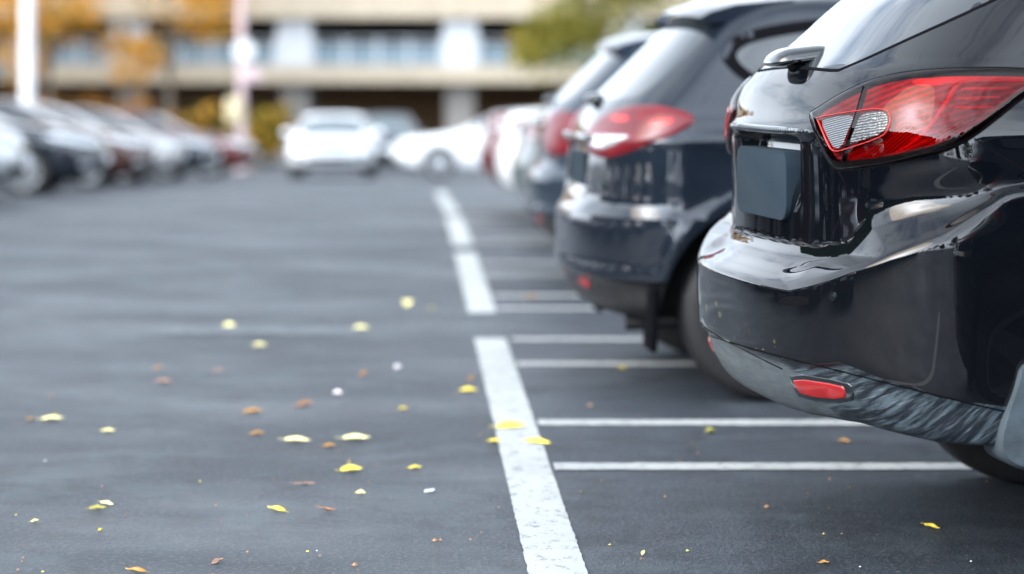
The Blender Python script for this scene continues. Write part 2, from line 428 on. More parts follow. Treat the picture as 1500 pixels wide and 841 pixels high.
def wheel_parts(parent, body, style=0, track=None):
    rw = body.rw; out = []
    for xw in body.wheels:
        yw = (track or body.w(rw+.25)-.13)
        for sg in (-1, 1):
            t = empty("wheel", (xw, sg*float(yw), rw)); t.parent = parent
            bm = bmesh.new(); s = sg
            prof = [(rw*.62, -.10), (rw*.80, -.112), (rw*.93, -.108), (rw*.985, -.085), (rw, -.05), (rw, .05), (rw*.985, .085), (rw*.93, .108), (rw*.80, .112), (rw*.66, .10), (rw*.62, .09)]
            lathe(bm, [(r, y*s) for r, y in prof], (0, 0, 0), 56)
            bmesh.ops.recalc_face_normals(bm, faces=bm.faces)
            ty = from_bm("tyre", bm, [M["rubber"]], t)
            bm = bmesh.new()
            lathe(bm, [(rw*.64, -.09*s), (rw*.6, -.02*s), (rw*.6, .07*s), (rw*.655, .1*s), (rw*.655, .108*s), (rw*.6, .104*s)], (0, 0, 0), 48)
            lathe(bm, [(rw*.6, .02*s), (.02, .02*s)], (0, 0, 0), 24, 1)
            ns = 5 if style == 0 else 10
            for i in range(ns):
                a = 2*math.pi*i/ns; c, sn = math.cos(a), math.sin(a); wd = .045 if ns == 5 else .022
                q = []
                for r, y, ww in ((.035, .095, wd*1.1), (rw*.62, .085, wd*.75)):
                    for e in (-1, 1):
                        for yy in (y, y-.045): q.append(bm.verts.new((c*r-sn*e*ww, yy*s, sn*r+c*e*ww)))
                for f in ((0, 2, 6, 4), (1, 5, 7, 3), (0, 4, 5, 1), (2, 3, 7, 6)): bm.faces.new([q[j] for j in f])
            lathe(bm, [(.06, .06*s), (.058, .1*s), (.03, .108*s), (.001, .11*s)], (0, 0, 0), 24)
            bmesh.ops.recalc_face_normals(bm, faces=bm.faces)
            from_bm("rim", bm, [M["rim"], M["well"]], t, True, 35)
    return out
def mirror_pods(parent, x, z, y, mat):
    for sg in (-1, 1):
        bm = bmesh.new(); bmesh.ops.create_uvsphere(bm, u_segments=20, v_segments=12, radius=1)
        for v in bm.verts:
            v.co = Vector((v.co.x*.085*(1.0 if v.co.x > 0 else .35), v.co.y*.11, v.co.z*.07)); v.co += Vector((x, sg*(y+.10), z+.05))
        tube(bm, (x, sg*(y-.08), z), (x, sg*(y+.06), z+.03), .02, n=8)
        from_bm("mirror", bm, [mat], parent)
# ------------------------------------------------------------------ the cars
def place(o, x, y, heading, extra=0):
    """rear centre of a car at (x, y), turned to its heading and leaning with the slope of the lot"""
    mtx = Matrix.Translation((x, y, gz(y)+extra)) @ Matrix.Rotation(math.atan(gslope(y)), 4, "X") @ Matrix.Rotation(R(heading), 4, "Z")
    o.location = mtx.to_translation(); o.rotation_euler = mtx.to_euler(); return mtx
def photo_ray(mtx):
    inv = mtx.inverted(); o = inv @ Vector((0, 0, H)); rot = inv.to_3x3()
    return lambda p: (o, rot @ Vector(((p[0]-PX)/F, 1, -(p[1]-PY)/F)))

# ---- 1: the black hatchback whose rear corner fills the right of the frame
K1 = [(.26, .62, 4.30, .80, .35, .5), (.31, .37, 4.42, .86, .40, .5), (.36, .17, 4.50, .895, .43, .5), (.41, .090, 4.55, .91, .44, .55),
      (.475, .050, 4.58, .920, .44, .55), (.540, .026, 4.6, .926, .44, .55), (.556, .008, 4.6, .932, .44, .55), (.60, .003, 4.6, .936, .44, .55),
      (.68, .0, 4.59, .9405, .44, .55), (.738, .001, 4.57, .943, .44, .56), (.752, .010, 4.56, .939, .44, .56), (.770, .042, 4.54, .922, .42, .57),
      (.792, .082, 4.52, .910, .39, .58), (.815, .104, 4.49, .90, .37, .6), (.86, .112, 4.44, .894, .36, .6), (.94, .113, 4.2, .892, .35, .6), (1.0, .112, 3.9, .89, .35, .6),
      (1.06, .110, 3.5, .888, .35, .55), (1.12, .108, 3.3, .884, .35, .5), (1.20, .118, 3.14, .872, .345, .5), (1.26, .142, 3.03, .855, .34, .5),
      (1.31, .180, 2.94, .835, .34, .5), (1.35, .232, 2.87, .812, .34, .5), (1.40, .29, 2.78, .785, .35, .5), (1.52, .42, 2.55, .72, .36, .5),
      (1.60, .53, 2.38, .67, .38, .5), (1.66, .68, 2.2, .59, .4, .5), (1.69, .86, 2.05, .48, .4, .4), (1.705, 1.1, 1.85, .3, .3, .3), (1.71, 1.3, 1.65, .08, .12, .12)]
def warp1(X, S, Z):
    fade = 1-sstep(1.5, 2.4, X)
    r2 = np.interp(X/1.08, [.12, .165, .2, .27, .35, .46, .7], [0, .023, .10, .145, .170, .210, .25])*sstep(.35, .55, S)   # head of the haunch
    r1 = np.interp(X/1.08, [.045, .13, .2, .3, .42, .48, .7], [0, .065, .105, .15, .23, .28, .33])*sstep(.35, .55, S)      # its foot
    r1 = np.minimum(r1, r2+.045+.05*(1-sstep(.15, .25, X)))
    r1, r2 = r1*fade, r2*fade
    up = np.where(Z < .752, r1*sstep(.54, .752, Z), np.where(Z < .815, r1+(r2-r1)*(Z-.752)/.063, r2*(1-sstep(.815, 1.26, Z))))
    drop = np.interp(X/1.08, [.06, .12, .2, .3, .46, 1.2, 1.8], [0, .02, -.015, -.05, -.075, -.075, 0])*sstep(.4, .6, S)
    low = np.where(Z < .54, 1, 1-sstep(.54, .70, Z))
    Z = Z+up+drop*low
    fl = np.interp(X, [0, .2, .35, .50, .76, .86, 1.5, 1.7], [.33, .405, .385, .385, .37, .25, .25, .0])   # flat underside of the bumper
    k = .02; return np.where(X < 1.7, fl+k*np.log1p(np.exp((Z-fl)/k)), Z)
def disp1(X, S, Z, V):
    # plate recess in the tailgate, with a lip above it
    m = (1-sstep(.24, .36, S))*sstep(.93, 1.12, Z)*(1-sstep(1.122, 1.138, Z))*(X < 1)
    X = X+.060*m
    lipm = (1-sstep(.40, .47, S))*np.exp(-((Z-1.148)/.013)**2)*(X < 1)
    X = X-.012*lipm
    # hollow under the lamp, between tailgate and haunch
    h = np.exp(-((X-.33)/.14)**2)*np.exp(-((Z-.985)/.06)**2)*(S > .5)
    S = S-.022*h
    return X, S, Z
def cls1(X, S, Z, V):
    c = np.zeros(X.shape, int)
    c[(V < .79) & (X < .90)] = 1
    c[(V < .550) & (X < .90)] = 3
    c[(S < .60) & (V >= .79) & (V < 1.34) & (X < 1)] = 2
    return c
def dens1(v): return 1+2.6*((v > .40) & (v < .90))+.8*((v > .9) & (v < 1.4))+4*((v > .735) & (v < .835))
B1 = Body(K1, 310, 150, 110, 26, (1.18, 3.86), .355, .405, dens1, warp1, disp1, cls1)
c1 = empty("parked_car"); m1 = place(c1, .87, 6.72, 6.5)
tag(c1, "glossy black hatchback nearest the camera, scuffed bumper and blank grey plate", "car", "cars parked tail out along the white line")
me = B1.mesh()
split(me, (0, 4), "body", [M["black"], M["well"]], c1, {0: 0, 4: 1})
split(me, (1,), "rear_bumper", [M["black"]], c1, {})
split(me, (2,), "tailgate", [M["black"]], c1, {})
tr = split(me, (3,), "bumper_lip", [M["trim"]], c1, {}); tr["label"] = "scuffed grey lower bumper edge"
Q1 = photo_ray(m1)
def px2rear(p):
    h = B1.hit(*Q1(p)); return (-h[0][1], h[0][2]) if h else None
def world_to_s(p):                                   # photo point to a (s, z) point on the rear
    return px2rear(p)
# rear window: edge traced on the near side, mirrored to the far side
nearw = [px2rear(p) for p in ((1226, 104), (1236, 100), (1262, 89), (1330, 58), (1400, 27), (1458, 0), (1500, -20))]
nearw = [(0, nearw[0][1]+.012), (nearw[0][0]*.6, nearw[0][1]+.006)]+nearw+[(.50, 1.62), (.40, 1.635), (0, 1.64)]
patch(B1, rear, [(s_, z_) for s_, z_ in nearw]+[(-s_, z_) for s_, z_ in nearw[-2:0:-1]], .03, "rear_window", M["glass"], c1, .001, .02, rnd_=1)
ribbon(B1, rear, nearw+[(-s_, z_) for s_, z_ in nearw[-2::-1]], .013, "window_seal", M["seal"], c1, .002, .03, sm=1)
# tail lamps
lamp = [(1184, 166), (1198, 158), (1226, 140), (1262, 122), (1300, 110), (1345, 103), (1420, 99), (1500, 100), (1560, 108), (1545, 122), (1500, 143), (1465, 172), (1427, 201), (1400, 216), (1368, 228), (1300, 242), (1250, 248), (1226, 250), (1212, 236), (1196, 200)]
inner = [(1192, 168), (1230, 146), (1264, 129), (1302, 117), (1346, 110), (1420, 107), (1500, 108), (1540, 112), (1490, 141), (1455, 172), (1420, 196), (1366, 220), (1300, 234), (1250, 240), (1230, 241), (1218, 230), (1203, 200)]
rev_a = [(1206, 177), (1222, 172), (1264, 166), (1252, 194), (1243, 217), (1232, 220), (1225, 216)]
rev_b = [(1267, 166), (1296, 163), (1307, 168), (1309, 180), (1304, 194), (1290, 202), (1262, 210), (1247, 216), (1256, 192)]
bar1 = [(1332, 117), (1400, 112), (1500, 112), (1530, 115), (1500, 123), (1420, 121), (1352, 130), (1338, 124)]
bar2 = [(1404, 129), (1440, 127), (1490, 127), (1476, 133), (1402, 135)]
bar3 = [(1400, 142), (1470, 140), (1462, 146), (1398, 148)]
bar4 = [(1396, 155), (1462, 154), (1452, 160), (1392, 161)]
arc = [(1408, 122), (1398, 140), (1378, 172), (1352, 204), (1322, 222), (1306, 225), (1336, 208), (1362, 182), (1384, 148), (1396, 126)]
dark = [(1316, 175), (1350, 190), (1330, 215), (1290, 230), (1262, 234), (1276, 214), (1305, 204)]
dark2 = [(1385, 180), (1440, 168), (1420, 190), (1370, 212), (1345, 216)]
for fl in (False, True):
    gap = patch(B1, Q1, [(1345+(p-1345)*1.010, 172+(q-172)*1.022) for p, q in lamp], 5, "tail_light", M["seal"], c1, .003, 4, rnd_=2, flip=fl)
    patch(B1, Q1, inner, 7, "lamp_reflector", M["refl_red"], gap, .0035, 10, flip=fl)
    for nm, pl, mt, hh in (("lamp_reflector", dark, "refl_dark", .0045), ("lamp_reflector", dark2, "refl_dark", .0045), ("light_bar", bar1, "refl_bar", .0065), ("light_bar", bar2, "refl_bar", .006),
                           ("light_bar", bar3, "refl_bar", .006), ("light_bar", bar4, "refl_bar", .006), ("light_bar", arc, "refl_bar", .009)):
        patch(B1, Q1, pl, 5, nm, M[mt], gap, hh, 5, flip=fl, rnd_=1)
    patch(B1, Q1, lamp, 6, "lens", M["lens_red"], gap, .017, 20, flip=fl, rnd_=2)
    for pl, mt in ((rev_a, "refl_white"), (rev_b, "refl_cell")):
        w_ = patch(B1, Q1, pl, 5, "reverse_lamp", M[mt], gap, .0185, 4, flip=fl, rnd_=1)
    ribbon(B1, Q1, [(1271, 131), (1264, 158), (1253, 192), (1244, 220), (1241, 238)], .004, "lamp_joint", M["seal"], gap, .0178, 8, flip=fl)
    ribbon(B1, Q1, [(1205, 175), (1222, 170.5), (1264, 164.5), (1297, 161.5), (1309, 167), (1311, 181), (1305, 196), (1290, 204), (1245, 219), (1231, 222), (1223, 216), (1206, 177)], .0025, "lamp_rim", M["red_glow"], gap, .0195, 6, flip=fl, sm=1)
    # reflector in the lower bumper
    patch(B1, Q1, [(1156, 546), (1240, 559), (1252, 570), (1250, 592), (1172, 586), (1160, 566)], 4, "reflector_pocket", M["gloss"], c1, .004, 6, flip=fl, rnd_=1)
    patch(B1, Q1, [(1161, 552), (1235, 563), (1241, 571), (1241, 586), (1176, 579), (1168, 568)], 3, "reflector", M["red_refl"], c1, .009, 4, flip=fl, rnd_=1)
    # shut lines
    ribbon(B1, Q1, [(1226, 251), (1236, 262), (1240, 290), (1228, 328), (1216, 352)], .005, "shut_line", M["seal"], c1, .0003, 6, flip=fl)
    ribbon(B1, Q1, [(1427, 203), (1465, 228), (1500, 250), (1540, 275)], .005, "shut_line", M["seal"], c1, .0006, 8, flip=fl)
    ribbon(B1, Q1, [(1040, 492), (1090, 508), (1150, 524), (1240, 546), (1330, 569), (1420, 591), (1482, 605)], .006, "shut_line", M["seal"], c1, .0006, 8, flip=fl)
    patch(B1, Q1, [(1141, 436), (1170, 433), (1184, 437), (1186, 445), (1170, 449), (1143, 447)], 4, "tow_hook_cover", M["seal"], c1, .0012, 3, flip=fl)
    # parking sensor
    h = B1.hit(*Q1((1220, 435)))
    if h:
        p, n = Vector(h[0]), Vector(h[1])
        if fl: p.y *= -1; n.y *= -1
        bm = bmesh.new(); tube(bm, p-n*.004, p+n*.0025, .0125, .0115, 20); tube(bm, p+n*.002, p+n*.0035, .007, .0065, 16)
        from_bm("parking_sensor", bm, [M["gloss"]], c1, True, 30)
    # rear side window and its trim
    patch(B1, side, [(1.05, 1.20), (1.30, 1.17), (1.62, 1.155), (1.64, 1.58), (1.30, 1.54), (1.12, 1.40)], .03, "side_window", M["glass"], c1, .002, .02, flip=fl)
    patch(B1, side, [(1.70, 1.15), (2.85, 1.12), (2.72, 1.30), (2.42, 1.52), (1.72, 1.59)], .04, "side_window", M["glass"], c1, .002, .02, flip=fl)
    patch(B1, fdiag(4.6), [(-.25, .76), (.30, .84), (.34, .92), (-.1, .86)], .03, "headlight", M["lamp_clear"], c1, .004, flip=fl)
    # mud flap behind the wheel arch
    bm = bmesh.new(); sg = 1 if fl else -1
    prof = [(.52, .60), (.505, .53), (.478, .46), (.462, .40), (.47, .355), (.53, .325), (.65, .33), (.66, .42), (.64, .50), (.62, .60)]
    rr = []
    for yy in (.80, .925, .937):
        rr.append([bm.verts.new((x_+(.004 if yy > .93 else 0), sg*yy, z_+(.008 if yy > .93 else 0))) for x_, z_ in chaikin(prof, 2)])
    n_ = len(rr[0])
    for a_, b_ in zip(rr, rr[1:]):
        for i in range(n_): bm.faces.new((a_[i], a_[(i+1) % n_], b_[(i+1) % n_], b_[i]))
    bm.faces.new(rr[0]); bm.faces.new(rr[-1][::-1]); bmesh.ops.recalc_face_normals(bm, faces=bm.faces)
    from_bm("mud_flap", bm, [M["flap"]], c1, True, 50)
    patch(B1, side, [(1.10, 1.075), (1.25, 1.085), (1.27, 1.105), (1.10, 1.10)], .02, "door_handle", M["black"], c1, .03, .02, flip=fl) if False else None
    for xd in (1.70, 2.80): ribbon(B1, side, [(xd-.02, .38), (xd, .8), (xd-.05, 1.12)], .006, "shut_line", M["seal"], c1, .0006, .04, flip=fl)
    patch(B1, side, [(1.85, .98), (2.04, .985), (2.04, 1.01), (1.85, 1.005)], .012, "door_handle", M["black"], c1, .03, .012, flip=fl)
# licence plate: rounded slab standing in the recess
bm = bmesh.new()
pts = chaikin([(-.245, .904), (.245, .904), (.245, 1.096), (-.245, 1.096)], 0)
def rrect(x0, x1, y0, y1, r, n=6):
    out = []
    for cx, cy, a0 in ((x1-r, y1-r, 0), (x0+r, y1-r, 90), (x0+r, y0+r, 180), (x1-r, y0+r, 270)):
        for i in range(n+1): a = R(a0+90*i/n); out.append((cx+r*math.cos(a), cy+r*math.sin(a)))
    return out
rr = [[bm.verts.new((x_, -s_*k_, 1.0+(z_-1.0)*k_)) for s_, z_ in rrect(-.268, .268, .903, 1.094, .048)] for x_, k_ in ((.175, 1), (.109, 1), (.106, .985))]
n_ = len(rr[0])
for a_, b_ in zip(rr, rr[1:]):
    for i in range(n_): bm.faces.new((a_[i], a_[(i+1) % n_], b_[(i+1) % n_], b_[i]))
bm.faces.new(rr[-1]); bm.faces.new(rr[0][::-1]); bmesh.ops.recalc_face_normals(bm, faces=bm.faces)
from_bm("license_plate", bm, [M["plate"]], c1, True, 40)
# pod of the rear wiper at the foot of the glass
bm = bmesh.new(); bmesh.ops.create_uvsphere(bm, u_segments=40, v_segments=24, radius=1)
for v in bm.verts:
    x_, y_, z_ = v.co
    sx = math.copysign(abs(x_)**.5, x_); sy = math.copysign(abs(y_)**.6, y_); sz = z_ if z_ > 0 else z_*.55
    v.co = (.205+sx*.085+sz*.01, -.03+sy*.10, 1.346+sz*.036+sx*.010)
pod = from_bm("rear_wiper", bm, [M["gloss"]], c1, True)
bm = bmesh.new(); bmesh.ops.create_uvsphere(bm, u_segments=24, v_segments=12, radius=1)
for v in bm.verts: v.co = (.235+v.co.x*.06, -.03+v.co.y*.075, 1.328+v.co.z*.026)
from_bm("wiper_base", bm, [M["rubber"]], pod, True)
# badge and latch cover
patch(B1, rear, [(-.43, 1.140), (.43, 1.140), (.44, 1.160), (-.44, 1.160)], .02, "license_lamp_trim", M["gloss"], c1, .006, .012, rnd_=1)
# windscreen, roof spoiler
w1 = [(0, 1.14), (.6, 1.13), (.70, 1.15), (.60, 1.45), (.5, 1.58), (0, 1.63)]
patch(B1, front, w1+[(-a_, b_) for a_, b_ in w1[::-1]], .05, "windshield", M["glass"], c1, .002, .03, rnd_=1)
bm = bmesh.new()
sec = [(.46, 1.655), (.50, 1.632), (.62, 1.640), (.80, 1.69), (.80, 1.705), (.60, 1.69), (.50, 1.672)]
rr = [[bm.verts.new((x_+.06*(y_/.6)**2, y_, z_-.05*(y_/.6)**2)) for x_, z_ in sec] for y_ in np.linspace(-.58, .58, 15)]
for a_, b_ in zip(rr, rr[1:]):
    for i in range(7): bm.faces.new((a_[i], a_[(i+1) % 7], b_[(i+1) % 7], b_[i]))
bm.faces.new(rr[0]); bm.faces.new(rr[-1][::-1]); bmesh.ops.recalc_face_normals(bm, faces=bm.faces)
from_bm("roof_spoiler", bm, [M["black"]], c1, True, 40)
wheel_parts(c1, B1, 1)
mirror_pods(c1, 2.95, 1.13, .86, M["black"])

# ---- 2 and 3: upright sport utility cars
K2 = [(.27, .38, 4.3, .80, .35, .5), (.315, .14, 4.42, .86, .4, .5), (.37, .055, 4.5, .89, .42, .5), (.46, .035, 4.55, .905, .42, .55), (.475, .0, 4.56, .915, .42, .55), (.50, -.006, 4.57, .918, .42, .55),
      (.53, .006, 4.58, .92, .42, .55), (.60, .003, 4.6, .926, .42, .55), (.70, .002, 4.6, .931, .42, .55), (.725, .010, 4.59, .930, .41, .55), (.75, .030, 4.58, .925, .40, .56), (.79, .045, 4.55, .922, .39, .58), (.88, .055, 4.48, .92, .37, .6), (.96, .064, 4.3, .918, .36, .6),
      (1.02, .074, 4.0, .914, .35, .6), (1.07, .086, 3.6, .905, .35, .55), (1.12, .108, 3.4, .885, .34, .5), (1.17, .145, 3.28, .86, .33, .5), (1.22, .19, 3.18, .832, .33, .5),
      (1.30, .27, 3.02, .79, .33, .5), (1.40, .37, 2.83, .745, .33, .5), (1.50, .47, 2.62, .70, .33, .5), (1.56, .54, 2.48, .665, .34, .5), (1.60, .62, 2.38, .62, .36, .5), (1.63, .76, 2.25, .53, .4, .5), (1.65, 1.0, 2.05, .38, .35, .4), (1.66, 1.3, 1.75, .1, .15, .15)]
def disp2(X, S, Z, V):
    m = (1-sstep(.30, .36, S))*sstep(.80, .83, Z)*(1-sstep(.99, 1.01, Z))*(X < 1)
    X = X+.03*m
    cr = np.exp(-((Z-1.035)/.02)**2)*(S > .7); S = S+.008*cr
    hl = np.exp(-((Z-.93-.03*np.sin(X*2))/.07)**2)*sstep(.3, .8, X)*(1-sstep(2.5, 3.5, X))*(S > .7); S = S-.016*hl
    return X, S, Z
def cls2(X, S, Z, V):
    c = np.zeros(X.shape, int); c[(V < .70) & (X < .50)] = 1; c[(V < .45) & (X < .50)] = 3; return c
def suv(label, loc, heading, mat, hi=True, zs=1.0, rimstyle=0, group=None, plate="plate_white", tall=False):
    K = [(k[0]*zs if zs != 1 else k[0], *k[1:]) for k in K2]
    b = Body(K, 120 if hi else 70, 60 if hi else 26, 60 if hi else 36, 20, (.74, 3.50), .35*min(1, zs+.03), .43*min(1, zs+.03), None, None, disp2 if zs == 1 else None, cls2)
    r = empty("parked_car"); mtx = place(r, *loc, heading); tag(r, label, "car", group)
    me = b.mesh()
    split(me, (0, 4), "body", [mat, M["well"]], r, {0: 0, 4: 1}); split(me, (1,), "rear_bumper", [mat], r, {}); split(me, (3,), "bumper_lip", [M["plastic"]], r, {})
    Z = lambda pl: [(a_, z_*zs) for a_, z_ in pl]
    gw = [(0, 1.20), (.45, 1.20), (.60, 1.215), (.63, 1.26), (.60, 1.40), (.55, 1.525), (0, 1.54)]
    patch(b, rear, Z(gw+[(-a_, z_) for a_, z_ in gw[-2:0:-1]]), .035, "rear_window", M["glass"], r, .002, .02)
    for fl in (False, True):
        t = patch(b, diag, Z([(-.40, 1.10), (-.2, 1.14), (.04, 1.12), (.11, 1.02), (.02, .88), (-.2, .84), (-.36, .88)] if tall else [(-.47, 1.10), (-.25, 1.168), (-.04, 1.185), (.11, 1.168), (.19, 1.13), (.16, 1.08), (.06, 1.034), (-.10, .978), (-.29, .952), (-.48, .99)]), .022, "tail_light", M["red_lamp"], r, .016, .05, flip=fl)
        if t and not tall:
            patch(b, diag, Z([(-.41, .995), (-.43, 1.05), (-.33, 1.062), (-.02, 1.065), (-.08, 1.03), (-.25, .982)]), .02, "reverse_lamp", M["lamp_clear"], t, .019, .02, flip=fl)
            patch(b, diag, Z([(-.26, 1.135), (-.10, 1.14), (-.08, 1.095), (-.24, 1.095)]), .02, "light_bar", M["red_glow"], t, .019, .02, flip=fl)
            patch(b, diag, Z([(.00, 1.12), (.13, 1.135), (.12, 1.09), (.02, 1.075)]), .02, "light_bar", M["red_glow"], t, .019, .02, flip=fl)
        patch(b, diag, Z([(-.52, .415), (-.40, .41), (-.39, .445), (-.52, .46)]), .02, "reflector", M["red_refl"], r, .005, .01, flip=fl)
        bdr = [(.62, 1.377), (.66, 1.422), (.78, 1.455), (.98, 1.485), (1.25, 1.505), (1.70, 1.515), (1.70, 1.22), (1.30, 1.245), (.98, 1.257), (.84, 1.261), (.73, 1.28), (.656, 1.325)]
        sl = [(.565, 1.38), (.61, 1.45), (.73, 1.495), (.95, 1.528), (1.25, 1.548), (1.74, 1.556), (1.74, 1.18), (1.30, 1.205), (.98, 1.22), (.81, 1.222), (.67, 1.26), (.59, 1.325)]
        w_ = patch(b, side, Z(sl), .03, "side_window", M["seal"], r, .002, .02, flip=fl)
        if w_: patch(b, side, Z(bdr), .03, "pane", M["glass"], w_, .004, .02, flip=fl)
        w_ = patch(b, side, Z([(1.80, 1.165), (3.12, 1.12), (2.95, 1.24), (2.62, 1.49), (2.3, 1.545), (1.80, 1.555)]), .035, "side_window", M["seal"], r, .002, .02, flip=fl)
        if w_: patch(b, side, Z([(1.84, 1.205), (3.03, 1.15), (2.90, 1.24), (2.60, 1.455), (2.3, 1.505), (1.84, 1.515)]), .035, "pane", M["glass"], w_, .004, .02, flip=fl)
        ribbon(b, side, Z([(.33, .72), (.36, .66), (.37, .6)]), .006, "shut_line", M["seal"], r, .001, .03, flip=fl)
        for xd in (1.72, 2.78): ribbon(b, side, Z([(xd-.05, .34), (xd, .8), (xd, 1.08)]), .008, "shut_line", M["seal"], r, .001, .04, flip=fl)
        patch(b, side, Z([(1.85, .97), (2.06, .975), (2.06, 1.0), (1.85, .995)]), .02, "door_handle", mat, r, .03, .015, flip=fl)
        patch(b, fdiag(4.6), Z([(-.36, .80), (-.1, .80), (.28, .88), (.34, .95), (-.1, .915), (-.34, .90)]), .025, "headlight", M["lamp_clear"], r, .008, .03, flip=fl)
        patch(b, fdiag(4.6), Z([(-.25, .50), (-.02, .50), (.0, .60), (-.22, .60)]), .025, "fog_light", M["gloss"], r, .004, .02, flip=fl)
        bm = bmesh.new(); sg = 1 if fl else -1
        box(bm, .255, .285, min(sg*.70, sg*.91), max(sg*.70, sg*.91), .20, .46*zs, .012); from_bm("mud_flap", bm, [M["seal"]], r, True, 40)
    fw = [(0, 1.10), (.55, 1.09), (.70, 1.12), (.60, 1.40), (.5, 1.52), (0, 1.56)]
    patch(b, front, Z(fw+[(-a_, z_) for a_, z_ in fw[::-1]]), .05, "windshield", M["glass_pale"], r, .003, .03, rnd_=1)
    patch(b, front, Z([(-.42, .74), (.42, .74), (.46, .90), (-.46, .90)]), .04, "grille", M["gloss"], r, .004, .02, rnd_=1)
    patch(b, front, Z([(-.55, .42), (.55, .42), (.60, .54), (-.60, .54)]), .04, "air_intake", M["plastic"], r, .004, .02, rnd_=1)
    for sgn, nm in ((0, "license_plate"), (1, "license_plate")):
        bm = bmesh.new()
        x_ = 4.625 if sgn else .085; z_ = .63*zs if sgn else .90*zs
        box(bm, x_-.01, x_+.01, -.22, .22, z_-.07, z_+.07, .004); from_bm(nm, bm, [M[plate] if sgn else M["plate"]], r, False)
    bm = bmesh.new(); box(bm, .055, .10, -.42, .42, 1.02*zs, 1.05*zs, .012); from_bm("license_lamp_trim", bm, [M["gloss"]], r, True, 40)
    bm = bmesh.new(); bmesh.ops.create_uvsphere(bm, u_segments=16, v_segments=10, radius=1)
    for v in bm.verts: v.co = (.155+v.co.x*.05, v.co.y*.09, 1.195*zs+v.co.z*.028)
    from_bm("rear_wiper", bm, [M["gloss"]], r)
    bm = bmesh.new(); sec = [(.455, 1.565), (.50, 1.54), (.62, 1.55), (.80, 1.60), (.85, 1.645), (.60, 1.62), (.50, 1.59)]
    rr = [[bm.verts.new((x_+.05*(y_/.6)**2, y_, (z_-.03*(y_/.6)**2)*zs)) for x_, z_ in sec] for y_ in np.linspace(-.6, .6, 13)]
    for a_, b_ in zip(rr, rr[1:]):
        for i in range(7): bm.faces.new((a_[i], a_[(i+1) % 7], b_[(i+1) % 7], b_[i]))
    bm.faces.new(rr[0]); bm.faces.new(rr[-1][::-1]); bmesh.ops.recalc_face_normals(bm, faces=bm.faces)
    from_bm("roof_spoiler", bm, [mat], r, True, 40)
    bm = bmesh.new(); tube(bm, (.20, -.58, .285), (.45, -.58, .29), .030, n=16); from_bm("exhaust_pipe", bm, [M["plastic"]], r, True, 40)
    if hi:
        bm = bmesh.new(); tube(bm, (1.0, 0, 1.64*zs), (.88, 0, 1.72*zs), .012, .005, 8); from_bm("antenna", bm, [M["plastic"]], r)
    mirror_pods(r, 3.15, 1.09*zs, .88, mat); wheel_parts(r, b, rimstyle)
    return r
GR = "cars parked tail out along the white line"
suv("black sport utility car, second from the camera, pale reversing lamp in its red light", (.635, 10.35), 3, M["black2"], True, group=GR)
suv("grey blue sport utility car just beyond the second black car, tall red lamp", (.715, 15.1), 0, M["greyblue"], True, .955, 1, group=GR, tall=True)

# ---- saloons
KS = [(.20, .4, 4.4, .75, .35, .5), (.28, .16, 4.55, .84, .4, .5), (.38, .04, 4.66, .88, .42, .55), (.50, .0, 4.7, .905, .42, .6), (.60, .0, 4.69, .91, .42, .6), (.68, .02, 4.67, .912, .4, .6), (.76, .05, 4.62, .91, .38, .6),
      (.84, .07, 4.48, .902, .36, .65), (.89, .08, 4.2, .895, .35, .65), (.94, .092, 3.8, .887, .35, .6), (.975, .11, 3.5, .877, .35, .5), (1.005, .17, 3.38, .862, .38, .5), (1.03, .40, 3.3, .845, .40, .5),
      (1.06, .72, 3.2, .815, .4, .5), (1.14, .95, 3.04, .768, .4, .5), (1.24, 1.18, 2.84, .715, .4, .5), (1.33, 1.40, 2.64, .655, .4, .5), (1.385, 1.60, 2.48, .58, .4, .45), (1.415, 1.80, 2.32, .46, .25, .25), (1.432, 1.95, 2.18, .28, .1, .1), (1.437, 2.02, 2.12, .06, .04, .04)]
BS = Body(KS, 84, 32, 46, 24, (.98, 3.72), .325, .37, cls=lambda X, S, Z, V: np.where((V < .62) & (X < .55), 1, np.where((V < .62) & (X > 4.05), 2, 0)))
MES = BS.mesh()
